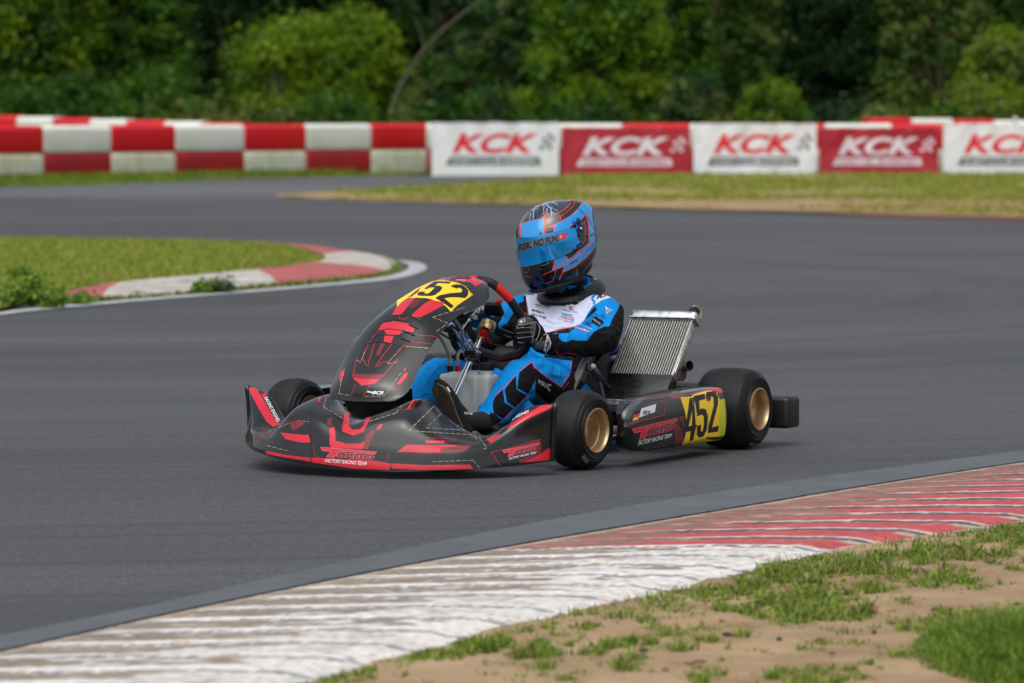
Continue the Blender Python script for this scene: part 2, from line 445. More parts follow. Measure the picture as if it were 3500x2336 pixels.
# ================================================================ THE KART
kart=empty('racing_kart',(KX,KY,0),KH,label='black and red racing kart with number 452 cornering on the asphalt',cat='go kart')
I4=Matrix.Identity(4)
def tecno(d,fr,Q,inner=2):
    TL_,TR_,BR_,BL_=[V((*q,0)) for q in Q]
    def m(u,v): p=TL_.lerp(TR_,u).lerp(BL_.lerp(BR_,u),v); return (p.x,p.y)
    q=lambda a,b,c,e:[m(a,b),m(c,b),m(c,e),m(a,e)]
    tp=[(0,0),(1,0),(.99,.26),(.33,.26),(.23,1),(.08,1),(.18,.36),(.015,.36)]
    d.poly(fr,[m(u,v) for u,v in tp],1,off=.0014,cell=4); d.line(fr,[m(u,v) for u,v in tp],1.5,7,off=.0018,closed=True)
    d.text(fr,'ecno',q(.27,.34,.985,1.0),7,bold=.07,shear=.2,off=.0008,nx=16,ny=6); d.text(fr,'ecno',q(.285,.37,.975,.97),inner,bold=.03,shear=.2,off=.0012,nx=16,ny=6)
# ---- nose spoiler
NR=[
[(.645,0,.026),(.638,.1,.025),(.623,.191,.024),(.605,.245,.025),(.575,.31,.028),(.525,.385,.03),(.465,.44,.032),(.415,.482,.035),(.325,.535,.041),(.243,.569,.045)],
[(.643,0,.06),(.636,.1,.056),(.62,.19,.052),(.602,.244,.05),(.572,.31,.049),(.522,.384,.049),(.463,.438,.051),(.414,.481,.055),(.324,.534,.06),(.243,.568,.068)],
[(.628,0,.11),(.62,.1,.112),(.602,.195,.113),(.585,.248,.108),(.555,.315,.097),(.50,.39,.090),(.452,.437,.090),(.395,.475,.100),(.325,.518,.130),(.243,.573,.168)],
[(.60,0,.15),(.59,.1,.172),(.57,.195,.183),(.555,.242,.172),(.523,.316,.143),(.471,.39,.113),(.428,.432,.110),(.372,.472,.145),(.315,.525,.187),(.243,.577,.214)],
[(.55,0,.170),(.535,.1,.200),(.505,.18,.219),(.47,.225,.21),(.42,.28,.160),(.385,.355,.132),(.355,.405,.128),(.33,.455,.163),(.29,.518,.205),(.240,.576,.227)],
[(.478,0,.181),(.455,.09,.203),(.41,.155,.240),(.34,.178,.235),(.30,.21,.188),(.29,.28,.148),(.27,.345,.129),(.278,.41,.140),(.264,.485,.213),(.232,.568,.229)],
[(.40,0,.165),(.39,.08,.18),(.36,.14,.21),(.30,.16,.20),(.275,.20,.155),(.265,.28,.115),(.25,.34,.10),(.25,.40,.105),(.235,.48,.165),(.215,.555,.19)]]
dip=lambda y,k,s: s*k*math.exp(-((abs(y)-.315)/.055)**2)
def mirrow(r,k): 
    s=0 if k>.08 else (.3 if k>.06 else 1)
    return [(x,-y,z+k*abs(y)-dip(y,.045,s)) for x,y,z in r[:0:-1]]+[(x,y,z-dip(y,.012,s)) for x,y,z in r]
NF=[mirrow(r,k) for r,k in zip(NR,(.095,.09,.07,.045,.035,.03,.03))]
bm=bmesh.new(); addgrid(bm,surf(NF,6,7)); solid(bm,-.004)
M_N=[m_body,m_red,m_dred,m_grey,m_blk,m_gold,m_white,m_silver,m_ink]
Z=[(1,'1',[(225,1340),(380,1372),(550,1392),(820,1420),(1110,1432),(1110,1478),(840,1466),(550,1420),(230,1365)]),
(1,'1',[(600,1392),(1010,1412),(1106,1430),(1110,1470),(860,1466),(560,1425),(560,1390)]),
(1,'2',[(65,1430),(300,1443),(640,1440),(662,1468),(300,1478),(70,1466)]),
(1,'2',[(1020,1400),(1150,1360),(1190,1330),(1212,1316),(1216,1400),(1130,1415),(1020,1425)]),
(2,'2',[(990,1405),(1090,1370),(1135,1255),(1145,1258),(1150,1360),(1080,1400),(1000,1430)]),
# centre
(1,'1',[(690,1290),(735,1270),(800,1290),(900,1290),(960,1255),(990,1225),(955,1330),(950,1330),(690,1320)]),
(1,'1',[(682,1180),(718,1170),(726,1270),(690,1300),(683,1300)]),
(2,'1',[(665,1110),(695,1105),(700,1165),(665,1150)]),
(2,'1',[(940,1230),(1010,1180),(990,1240),(950,1330),(920,1330)]),
(1,'1',[(792,1060),(825,1065),(820,1165),(845,1188),(895,1188),(925,1160),(950,1080),(990,1075),(925,1205),(850,1232),(770,1200)]),
(1,'1',[(610,925),(624,925),(612,985),(600,985)]),(1,'1',[(1268,985),(1300,970),(1250,1045),(1232,1045)]),
(1,'1',[(1040,1150),(1062,1150),(1050,1180),(1012,1195)]),
# far wing
(1,'1',[(95,882),(150,878),(230,1010),(290,1110),(330,1150),(280,1170),(230,1130),(165,1020)]),
(1,'1',[(330,1210),(410,1218),(500,1228),(530,1225),(550,1283),(470,1280),(370,1258)]),
(4,'1',[(470,1290),(552,1300),(552,1385),(520,1380),(440,1320)]),(2,'1',[(395,1135),(470,1120),(500,1150),(420,1200)]),
# near wing
(1,'2',[(190,1297),(430,1300),(640,1298),(560,1330),(430,1355),(115,1350)]),
(2,'2',[(560,1300),(660,1298),(600,1345),(430,1356),(430,1330)]),
(1,'2',[(320,1268),(462,1268),(458,1284),(330,1288)]),
(1,'2',[(1145,1020),(1190,1012),(1222,1020),(1215,1040),(1040,1120),(930,1180),(900,1190),(935,1150),(1000,1100)]),
(4,'2',[(900,1200),(1060,1112),(1222,1042),(1215,1150),(1140,1262),(880,1330),(760,1315)]),
(2,'2',[(1060,1280),(1140,1258),(1145,1330),(1135,1350),(1080,1365)]),
(1,'2',[(752,1260),(860,1215),(850,1235),(790,1285)])]
paint(bm,Z)
d=Dec(bm)
tecno(d,'1',[(622,1316),(1020,1350),(1000,1411),(632,1382)])
d.text('1','FACTORY RACING TEAM',[(655,1397),(952,1420),(945,1447),(648,1422)],6,shear=.2,bold=.01,off=.0016)
tecno(d,'2',[(872,1340),(1134,1283),(1122,1333),(892,1388)])
d.text('2','FACTORY RACING TEAM',[(918,1390),(1113,1344),(1108,1360),(914,1407)],6,shear=.2,bold=.01,off=.0016)
d.text('2','ENGINES',[(945,1100),(1062,1048),(1060,1066),(942,1122)],6,bold=.02,shear=.1)
d.text('1','RACING ENGINES',[(238,955),(330,1128),(308,1138),(214,962)],6,bold=.02)
d.text('1','S',[(222,925),(240,960),(208,966),(195,930)],1,bold=.04)
for fr,pts,w,mi,da in (
 ('1',[(670,920),(640,1030),(785,1115)],1.3,5,4),('1',[(965,1132),(1160,1072),(1240,955)],1.3,5,4),
 ('1',[(1425,1025),(1250,1198),(1463,1212)],1.3,5,4),('2',[(378,1025),(203,1198),(670,1230),(690,1262)],1.3,5,4),
 ('2',[(430,1080),(327,1178),(690,1200)],1.3,5,4),('2',[(370,1420),(660,1408),(710,1465)],1.3,5,4),('2',[(705,1245),(760,1320),(735,1330)],1.2,5,4),
 ('1',[(235,1304),(380,1340)],1.3,5,4),('1',[(240,1210),(390,1145)],1.2,5,4),('1',[(490,1130),(535,1133)],1.2,5,3),
 ('2',[(295,1247),(420,1252),(535,1262),(525,1275),(470,1272)],1.1,1,None),('1',[(1312,978),(1270,1045),(1185,1050),(1195,1035)],1.1,1,None),
 ('1',[(590,1000),(600,990),(645,1003)],1.1,1,None),('1',[(570,1298),(575,1375),(610,1385)],1.1,1,None),('1',[(1110,1345),(1085,1422),(1010,1420)],1.1,1,None),
 ('2',[(1142,1258),(900,1330),(790,1352),(862,1458)],1.6,1,None),('1',[(150,1215),(190,1235),(170,1290)],1.1,1,None),
 ('1',[(1120,1470),(1128,1380),(1180,1230),(1290,1050),(1330,990)],2.4,4,None),('1',[(545,1000),(548,1400),(552,1420)],2.6,4,None),
 ('2',[(1212,1040),(1150,1110),(1150,1240),(1165,1330)],2.5,4,None)):
    d.line(fr,pts,w,mi,dash=da)
nose=link('front_spoiler',bm,M_N,kart)
for s in (-1,1):
    bm=bmesh.new(); pp=[V(r[0 if s<0 else -1])+V((-.004,.007*s,0)) for r in NF[:6]]; tube(bm,pp,[.006,.008,.008,.009,.009,.006],10,5); link('fin_edge',bm,m_blk,nose)
# floor and back plate added inside the nose to keep its opening dark
bm=bmesh.new()
addgrid(bm,surf([[(.47,-.12,.19),(.47,0,.18),(.47,.12,.19)],[(.40,-.12,.17),(.40,0,.165),(.40,.12,.17)],[(.34,-.11,.20),(.34,0,.20),(.34,.11,.20)],[(.34,-.11,.27),(.34,0,.28),(.34,.11,.27)]],5,5))
solid(bm,.003); link('intake_dark_plate',bm,m_mblk,kart)
# ---- steering fairing (front panel)
CE=[((.478,0,.234),(.466,.122,.240)),((.467,0,.29),(.425,.147,.270)),((.407,0,.352),(.362,.15,.335)),((.322,0,.424),(.291,.15,.402)),((.228,0,.508),(.222,.15,.446)),
((.122,0,.560),(.15,.145,.478)),((.03,0,.589),(.06,.14,.505)),((-.06,0,.608),(-.035,.142,.519)),((-.14,0,.617),(-.125,.135,.543)),((-.20,0,.615),(-.165,.115,.572)),((-.245,0,.606),(-.20,.09,.592))]
rows=[]
for c,e in CE:
    c,e=V(c),V(e); r=[]
    for t in (-1,-.88,-.7,-.45,-.2,0,.2,.45,.7,.88,1):
        k=abs(t)**2.3; r.append(V((c.x+(e.x-c.x)*k,e.y*t,c.z+(e.z-c.z)*k)))
    rows.append(r)
bm=bmesh.new(); addgrid(bm,surf(rows,5,7)); solid(bm,-.0035)
Z=[(7,'B',[(-60,540),(-60,440),(100,340),(250,240),(400,130),(500,110),(640,133),(780,148),(860,170),(1000,232),(1103,350),(860,515),(765,610),(690,525),(600,470),(460,415),(380,400),(250,395),(130,400),(75,415),(0,470)]),
(8,'B',[(505,150),(600,142),(700,148),(773,156),(735,181),(570,172),(525,208),(600,213),(640,240),(600,300),(520,355),(470,370),(350,368),(270,364),(248,345),(262,315),(310,300),(382,302),(355,325),(395,332),(430,325),(520,240),(450,240),(400,262),(352,262),(430,200)]),
(8,'B',[(755,218),(800,195),(860,188),(930,200),(1000,240),(1035,290),(1030,350),(990,400),(960,400),(880,390),(750,390),(668,405),(810,520),(772,560),(640,470),(525,398),(600,355),(750,325),(880,315),(910,318),(940,290),(930,258),(890,242),(850,258)]),
(8,'B',[(80,418),(200,315),(300,240),(275,290),(240,322),(170,375),(140,388)]),
(1,'B',[(505,142),(540,90),(610,40),(700,10),(830,-10),(1000,5),(1150,60),(1310,120),(1270,155),(1130,222),(1100,180),(1040,150),(940,150),(860,135),(780,100),(690,95),(620,110),(590,125)]),
(1,'1',[(1215,262),(1290,248),(1200,360),(1130,368),(1150,330)]),
(1,'2',[(105,345),(150,285),(210,250),(200,300),(150,365),(90,375)]),
(1,'2',[(225,370),(300,300),(360,262),(455,280),(450,300),(370,345),(290,385),(225,385)]),
(1,'1',[(1030,475),(1060,430),(1140,415),(1240,430),(1290,455),(1280,490),(1240,495),(1215,475),(1180,510),(1090,508),(1068,475)]),
(1,'1',[(1075,512),(1145,512),(1120,572),(1068,565)]),
(2,'1',[(1050,570),(1080,575),(1035,660),(1012,655)]),
(1,'1',[(860,810),(905,825),(1040,830),(1060,815),(1005,860),(912,875),(850,825)]),
(2,'1',[(855,790),(1065,795),(1060,815),(1040,830),(905,825),(850,812)]),
(1,'1',[(765,770),(790,755),(775,820),(755,850),(752,800)]),(1,'1',[(1215,790),(1240,780),(1235,810),(1185,865),(1158,868)]),
(1,'1',[(1210,760),(1230,745),(1222,775)]),
(4,'1',[(880,870),(925,895),(985,880),(925,955),(838,945)])]
paint(bm,Z)
d=Dec(bm)
d.text('B','Tecno',[(655,66),(1080,86),(1058,116),(690,97)],8,bold=.05,shear=.25,nx=24,ny=8); d.line('B',[(655,66),(760,66),(1080,86)],2,8)
d.text('B','RACING TEAM',[(860,118),(997,124),(988,138),(858,132)],6,shear=.2)
d.line('B',[(985,165),(1050,172),(1100,205),(1112,235),(1085,258),(1050,245),(1010,210),(985,180)],2,4,closed=True); d.poly('B',[(960,160),(1050,172),(1095,205),(1100,230),(1080,215),(1040,185)],4)
d.line('B',[(470,150),(640,130),(860,168),(1003,233)],1.2,7); d.line('B',[(735,118),(850,112),(950,170),(1050,290),(1110,430),(1200,565)],1.3,4)
d.line('B',[(275,400),(150,520),(150,540),(175,545),(210,530),(340,400)],1.2,1)
d.text('1','BCR',[(990,912),(1070,915),(1066,940),(985,937)],6,bold=.05,shear=.3)
d.line('1',[(955,918),(995,926)],5,6)
for fr,pts,w,mi,da in (
 ('1',[(825,945),(750,932),(765,850),(795,760)],1.3,5,4),('1',[(935,952),(1072,950),(1200,775)],1.3,5,4),
 ('1',[(935,630),(905,710),(865,687)],1.3,5,4),('1',[(1190,615),(1095,718),(1180,706)],1.3,5,4),('1',[(1230,595),(1405,610)],1.3,5,4),
 ('2',[(180,595),(358,612)],1.3,5,4),('2',[(400,490),(480,430),(372,387),(560,330),(600,318)],1.2,5,4),
 ('1',[(880,680),(848,812)],2,1,None),('1',[(1170,685),(1060,815)],2,1,None),('1',[(960,580),(920,680),(945,735)],1.8,1,None),
 ('1',[(1005,575),(955,735)],2.2,1,None),('1',[(1130,580),(1080,640),(1010,740)],2.2,1,None),('1',[(1220,580),(1110,700),(1050,715),(1025,742)],1.8,1,None),
 ('1',[(870,870),(838,945)],1.6,1,None),('1',[(980,860),(922,950)],1.6,1,None),
 ('1',[(1240,510),(1440,525)],1.6,1,None),('1',[(1260,565),(1440,582)],1.6,1,None),
 ('1',[(1070,470),(1015,500),(965,570)],1.4,1,None),('1',[(1180,380),(1185,398),(1210,406),(1235,395),(1245,382)],1.4,1,None),
 ('1',[(1260,310),(1290,265)],1.2,1,None),('1',[(1280,312),(1310,268)],1.2,1,None),('1',[(1240,780),(1232,815),(1170,900),(1100,915)],1.1,1,None),
 ('1',[(1130,375),(1180,372),(1260,378),(1330,410)],2.2,4,None),('1',[(1090,418),(1150,400),(1240,425),(1315,465)],2.6,4,None),
 ('1',[(1000,490),(1100,470),(1200,480),(1285,512)],2.6,4,None),('1',[(960,540),(1040,515),(1180,520),(1255,552)],2.6,4,None),
 ('1',[(915,600),(960,570),(1060,562),(1160,585),(1222,620)],2.6,4,None),
 ('2',[(0,985),(100,996),(150,985),(186,925),(240,815),(300,712),(400,545),(478,432),(560,362),(690,322),(770,300),(790,262),(791,215)],1.6,4,None)):
    d.line(fr,pts,w,mi,dash=da)
panel=link('front_panel',bm,[m_body,m_red,m_dred,m_grey,m_blk,m_gold,m_white,m_yel,m_ink],kart)
# louvre lips on the panel
for a,b,c in (((1270,385),(1310,395),(1346,415)),((1245,440),(1285,450),(1318,466)),((1215,490),(1255,498),(1288,514)),((1190,538),(1225,545),(1258,558))):
    bm=bmesh.new(); bv=BVHTree.FromPolygons([v.co[:] for v in panel.data.vertices],[p.vertices[:] for p in panel.data.polygons])
    pts=[]
    for q in (a,b,c):
        px=sp('1',*q); h=bv.ray_cast(O,kray(*px).normalized()); 
        if h[0]: pts.append(h[0]+(O-h[0]).normalized()*.002)
    if len(pts)==3: tube(bm,pts,[.001,.0045,.0022],8,5); link('louvre_lip',bm,m_body,panel)
    else: bm.free()
# ---- wheels
def make_wheel(nm,rad,w,loc,outer,steer=0,camber=0,sc=1,mark=True):
    """outer=+1: outer face towards +y. origin in the outer face plane"""
    root=empty(nm,loc,0,kart); root.rotation_euler=(camber,0,steer)
    s=-outer; bm=bmesh.new()
    e=[(.0735/rad,0.004),(.66,.0),(.72,-.001),(.735,.0025),(.78,.001),(.85,.006),(.862,.0095),(.90,.012),(.945,.021),(.972,.032),(.99,.046),(1,.062)]
    if rad>.135: e=[(.0735/rad,.004)]+[(max(.60,q*(.98)),y*1.05) for q,y in e[1:6]]+[(q,y*1.25) for q,y in e[6:]]
    pr=[(rad*q,y) for q,y in e]+[(rad*q,w-y) for q,y in e[::-1]]
    pr=[(q,s*y) for q,y in pr]
    n1=len(e); mis=[1]*(n1-4)+[0]*(len(pr)-1-2*(n1-4))+[1]*(n1-4)
    lathe(bm,pr,96,mis=mis)
    bmesh.ops.recalc_face_normals(bm,faces=bm.faces[:])
    ms=[m_rub,m_rub2,m_smear]
    if mark:
        ang0=R(-66) if rad<.135 else R(-78)
        v0=[]
        for i in range(9):
            a=ang0+R(22)*i/8 - (0 if rad<.135 else R(10))
            for q,y in ((.80,.0035),(.90,.0105)) if rad<.135 else ((.86,.009),(.93,.018)):
                if rad>.135: y=y*1.0
                v0.append(bm.verts.new((rad*q*math.cos(a)*1.0,s*(y-.003),rad*q*math.sin(a))))
        for i in range(8):
            f=bm.faces.new((v0[2*i],v0[2*i+1],v0[2*i+3],v0[2*i+2])); f.material_index=2
    tyre=link('tyre',bm,ms,root,smooth=35)
    bm=bmesh.new(); r0=.0715
    pr=[(r0+.001,.010),(r0+.0025,.004),(r0+.002,-.0015),(r0-.001,-.002),(r0-.004,.002),(r0-.0055,.010),(r0-.0062,.020),(r0-.0066,.030),(r0-.0110,.033),(r0-.0125,.040),(r0-.0135,.066),(r0-.018,.076),(r0-.026,.082),(.036,.088),(.030,.084),(.022,.083),(.021,.07),(.011,.068),(.010,.072),(0.0005,.072)]
    if rad>.135: pr=[(q,y*1.7) for q,y in pr[:13]]+[(q,y+.058) for q,y in pr[13:]]
    lathe(bm,[(q,s*y) for q,y in pr],72)
    for k in range(3):
        a=R(20+120*k+(0 if rad<.135 else 130)); q=r0-.012
        cyl(bm,(q*math.cos(a),s*.05,q*math.sin(a)),((q-.008)*math.cos(a),s*.05,(q-.008)*math.sin(a)),.0045,10,mi=1)
    # inner side
    lathe(bm,[(r0-.03,s*(w*.72)),(r0-.012,s*(w*.9)),(r0,s*(w-.004)),(r0+.002,s*(w-.001)),(r0+.001,s*(w-.012))],72)
    bmesh.ops.recalc_face_normals(bm,faces=bm.faces[:])
    rim=link('rim',bm,[m_rim,m_chr],root,smooth=40)
    return root
STR=R(-4)
make_wheel('front_wheel',.130,.135,(-.008,.607,.130),1,STR,R(-1))
make_wheel('front_wheel',.130,.135,(0,-.607,.138),-1,STR,0)
make_wheel('rear_wheel',.140,.205,(-1.05,.692,.140),1)
make_wheel('rear_wheel',.140,.205,(-1.05,-.692,.140),-1)
# ---- side pods
def pod(sgn):
    bm=bmesh.new(); st=[]
    # stations along x : (x, y_out, y_in, z_bottom, z_top)
    for x,yo,yi,zb,zt,k in ((-.108,.655,.628,.126,.150,1),(-.113,.662,.622,.098,.177,1),(-.130,.668,.614,.076,.197,1),(-.16,.671,.605,.060,.211,1),(-.21,.673,.590,.050,.219,1),(-.30,.674,.57,.047,.224,1),(-.45,.674,.55,.046,.227,1),(-.60,.675,.54,.045,.230,1),(-.75,.675,.54,.045,.231,1),(-.818,.672,.54,.045,.228,1),(-.835,.664,.55,.048,.222,1),(-.84,.65,.56,.056,.21,1)):
        h=(zt-zb); r=min(.03,h*.3)
        sec=[(yi,zb),((yi+yo)/2,zb),(yo-r,zb),(yo-r*.3,zb+r*.3),(yo,zb+r),(yo+.003,zb+h*.5),(yo-.004,zt-r),(yo-r*.35,zt-r*.3),(yo-r,zt-.001),((yi+yo)/2,zt),(yi,zt-.004)]
        st.append([V((x,y*sgn,z)) for y,z in sec])
    vs,_=addgrid(bm,surf(st,4,5)); 
    bm.faces.new(vs[0]); bm.faces.new(vs[-1][::-1])
    bmesh.ops.recalc_face_normals(bm,faces=bm.faces[:]); return bm
bm=pod(1)
Z=[(1,'4',[(1100,870),(1500,770),(1545,810),(1545,820),(1450,830),(1440,812),(1360,822),(1150,850),(1060,865)]),
(2,'4',[(760,890),(1060,845),(1200,835),(1180,845),(1040,862),(900,880)]),
(9,'4',[(1148,865),(1240,858),(1250,842),(1360,812),(1400,812),(1450,830),(1472,885),(1540,870),(1540,1235),(1400,1235),(1150,1275),(1185,1200),(1205,1090),(1185,980)]),
(10,'4',[(1470,885),(1545,868),(1545,1230),(1450,1240),(1468,1180)]),
(8,'4',[(1355,1195),(1470,1190),(1505,1180),(1500,1205),(1440,1218),(1360,1212)]),
(8,'9',[(148,946),(190,938),(204,1180),(214,1178),(214,1214),(203,1218),(182,1322),(148,1332),(158,1240),(108,1252),(112,1215)]),(9,'9',[(172,1062),(170,1188),(140,1197)]),
(8,'9',[(186,925),(285,905),(290,953),(235,968),(240,1045),(262,1035),(296,1045),(314,1110),(303,1230),(270,1290),(232,1298),(212,1270),(216,1190),(252,1182),(250,1242),(264,1242),(277,1180),(275,1110),(260,1092),(240,1100),(215,1110),(204,1020)]),
(8,'9',[(292,930),(302,888),(375,883),(405,930),(403,1000),(350,1206),(412,1190),(402,1245),(310,1258),(312,1215),(365,1010),(362,940),(342,925),(336,965),(308,978),(298,955)]),
(2,'4',[(1115,1065),(1150,1120),(1180,1215),(1150,1268),(1105,1280),(1108,1225),(1105,1170),(1085,1100)]),
(3,'4',[(668,1000),(700,950),(740,915),(830,895),(790,940),(755,985),(725,1045),(660,1040)]),
(6,'4',[(826,958),(948,920),(938,985),(806,1032)]),
(8,'4',[(768,985),(818,968),(810,1000),(764,1012)]),(11,'4',[(764,1012),(812,997),(804,1028),(760,1038)]),(12,'4',[(760,1036),(804,1024),(798,1050),(756,1058)])]
paint(bm,Z)
d=Dec(bm)
tecno(d,'4',[(748,1128),(1118,1038),(1104,1130),(780,1218)])
d.text('4','FACTORY RACING TEAM',[(800,1222),(1078,1160),(1068,1195),(795,1262)],6,shear=.28,bold=.015,off=.0012)
d.text('4','Miraç',[(838,975),(905,960),(898,1005),(832,1025)],8,bold=.015,shear=.3)
for pts,w in (([(1005,865),(1022,905),(1008,1012),(720,1085)],2),([(1180,1020),(1140,1030),(1185,1110)],1.6),([(1150,1270),(1108,1280)],1.4)): d.line('4',pts,w,1)
d.line('4',[(850,1290),(1035,1262),(1040,1280)],1.2,5,dash=3)
d.line('4',[(1205,1250),(1350,1208)],1,8); d.line('4',[(1240,880),(1282,1000),(1270,1215)],1,12); d.line('4',[(1372,860),(1378,1000),(1372,1170)],1,12)
for s in range(22):
    x=1045-s*9; d.line('4',[(x,858+s*1.0),(x-6,880+s*.9)],1.6,8)
MP=[m_body,m_red,m_dred,m_grey,m_blk,m_gold,m_white,m_silver,m_ink,m_yel,m_lime,m_flagr,mat('flag_gold',sc_(235,180,20),rough=.4)]
for f in bm.faces:
    if f.material_index==0: f.material_index=4
link('side_pod',bm,MP,kart)
link('side_pod',pod(-1),m_body,kart)
# ---- chassis
bm=bmesh.new()
for s in (1,-1):
    tube(bm,[(.30,.20*s,.07),(.12,.235*s,.068),(-.2,.27*s,.066),(-.6,.30*s,.066),(-.9,.31*s,.066),(-1.18,.30*s,.07)],.0155,12)
    tube(bm,[(.02,.24*s,.068),(-.01,.36*s,.075),(-.015,.43*s,.085)],.0155,12)
    tube(bm,[(-.62,.30*s,.065),(-.60,.45*s,.075),(-.55,.52*s,.09)],.011,10); tube(bm,[(-.30,.28*s,.065),(-.32,.45*s,.075),(-.38,.53*s,.09)],.011,10)
tube(bm,[(.02,-.25,.068),(.02,.25,.068)],.0155,12,1); tube(bm,[(-.6,-.31,.066),(-.6,.31,.066)],.0155,12,1); tube(bm,[(-1.15,-.31,.07),(-1.15,.31,.07)],.0155,12,1)
tube(bm,[(.30,.20,.07),(.34,.12,.07),(.34,-.12,.07),(.30,-.20,.07)],.0155,12)
link('chassis_frame',bm,m_frame,kart)
bm=bmesh.new(); box(bm,V((-.16,0,.052)),(.88,.50,.004),.0015); link('floor_pan',bm,m_mblk,kart)
bm=bmesh.new(); tube(bm,[(.36,-.28,.10),(.50,-.2,.085),(.56,0,.085),(.50,.2,.085),(.36,.28,.10)],.010,10); tube(bm,[(.34,-.12,.07),(.56,-.1,.085)],.009,8); tube(bm,[(.34,.12,.07),(.56,.1,.085)],.009,8)
link('bumper_bar',bm,m_chr,kart)
bm=bmesh.new(); tube(bm,[(-1.05,-.6,.14),(-1.05,.6,.14)],.025,20,1); link('rear_axle',bm,m_chr,kart)
for s in (1,-1):
    bm=bmesh.new()
    box(bm,V((-1.05,.30*s,.115)),(.10,.03,.11),.006); link('axle_bearing',bm,m_frame,kart)
    bm=bmesh.new(); box(bm,V((-.012,.455*s,.115)),(.035,.018,.10),.003); cyl(bm,(-.01,.455*s,.13),(-.006,.55*s,.131),.0125,14); box(bm,V((-.05,.44*s,.10)),(.09,.02,.008),.002)
    box(bm,V((.01,.43*s,.175)),(.05,.05,.012),.002); link('stub_axle',bm,m_frame,kart)
bm=bmesh.new(); lathe(bm,[(.03,0),(.09,0),(.092,.003),(.09,.012),(.03,.012)],40); xf(bm,Matrix.Translation((-1.05,-.12,.14))); link('sprocket',bm,m_alu,kart)
bm=bmesh.new(); lathe(bm,[(.03,0),(.095,0),(.095,.010),(.03,.010)],40); xf(bm,Matrix.Translation((-1.05,.18,.14))); link('brake_disc',bm,m_alu,kart)
# tie rods and the chrome bars in front of the driver's foot
bm=bmesh.new(); a=V((.05,.03,.125)); b=V((-.03,.30,.105)); tube(bm,[(-.085,.025,.145),(-.06,.20,.118),(-.045,.41,.105)],.0085,12,3)
cyl(bm,(-.052,.31,.1105),(-.048,.345,.108),.011,8,1); cyl(bm,(-.046,.39,.106),(-.045,.43,.104),.009,8,1); link('tie_rod',bm,[m_chr,m_alu],kart)
bm=bmesh.new(); tube(bm,[(-.085,-.025,.145),(-.06,-.20,.118),(-.045,-.41,.113)],.0085,12,3); link('tie_rod',bm,m_chr,kart)
# ---- steering: column, hub, wheel
P0,P1=KP('6',500,1568,'y',0),KP('6',775,960,'y',0)
P2=KP('6',905,690,'y',.012); P3=KP('6',940,580,'y',.015)
bm=bmesh.new(); cyl(bm,P0+(P0-P1)*.55,P1+(P1-P0)*.15,.0105,24); cyl(bm,KP('6',875,740,'y',.01),P3,.0095,18,0); link('steering_column',bm,m_chr,kart)
ax=(KP('6',1075,330,'y',.02)-KP('6',900,700,'y',.012)).normalized(); ux,uy=frame_at(ax)
def along(t,base=P3): return base+ax*t
bm=bmesh.new()
def ring(prof,base,axv,mi=0,n=28,hexa=False):
    x,y=frame_at(axv); rows=[]
    for r,h in prof:
        rows.append([base+axv*h+x*r*math.cos(2*math.pi*k/n)+y*r*math.sin(2*math.pi*k/n) for k in range(n)])
    vs,_=addgrid(bm,rows,mi,cu=True); 
    for v,fl in ((vs[0],1),(vs[-1],0)):
        f=bm.faces.new(v[::-1] if fl else v); f.material_index=mi
hb=KP('6',1035,435,'y',.018)
ring([(.014,.000),(.027,.0),(.0300,.001),(.0305,.003),(.0300,.005),(.0298,.010),(.0292,.020),(.0280,.030),(.0265,.036),(.0240,.040),(.0200,.0425),(.010,.0435)],hb,ax,0,40)
ring([(.012,0),(.0135,.001),(.0135,.006),(.012,.007)],KP('6',945,590,'y',.015),ax,0,24)
link('steering_hub',bm,m_brass,kart)
bm=bmesh.new(); q0=KP('6',960,570,'y',.016); ring([(.0145,0),(.0155,.002),(.0155,.016),(.0145,.0165),(.0145,.018),(.0155,.0185),(.0155,.034),(.014,.036)],q0,ax,0,8)
box(bm,q0+ax*.012+V((-.005,.012,-.004)),(.012,.012,.028),.002); link('quick_release',bm,m_ranod,kart,smooth=30)
# bracket plates round the column
bm=bmesh.new()
pa=[KP('6',630,800,'y',-.02),KP('6',700,940,'y',-.015),KP('6',760,900,'y',-.0),KP('6',720,800,'y',-.01)]
cyl(bm,KP('6',672,805,'y',-.02),KP('6',870,815,'y',.02),.0085,14); 
cyl(bm,KP('6',700,905,'y',-.005),KP('6',850,960,'y',.012),.010,14)
for s in (-1,1):
    y=.014*s
    pr=[KP('6',640+95*(s+1),790,'y',y),KP('6',690+100*(s+1),775,'y',y),KP('6',720+110*(s+1),850,'y',y),KP('6',730+100*(s+1),985,'y',y),KP('6',690+95*(s+1),930,'y',y)]
    a=[bm.verts.new(p) for p in pr]; b=[bm.verts.new(p+V((0,.003,0))) for p in pr]; n=len(pr)
    bm.faces.new(a); bm.faces.new(b[::-1]); [bm.faces.new((a[i],b[i],b[(i+1)%n],a[(i+1)%n])) for i in range(n)]
cyl(bm,KP('6',860,800,'y',.02),KP('6',935,830,'y',.024),.0075,6,1); cyl(bm,KP('6',880,800,'y',.0205),KP('6',905,830,'y',.022),.0095,10,1)
link('column_bracket',bm,[m_frame,m_alu],kart)
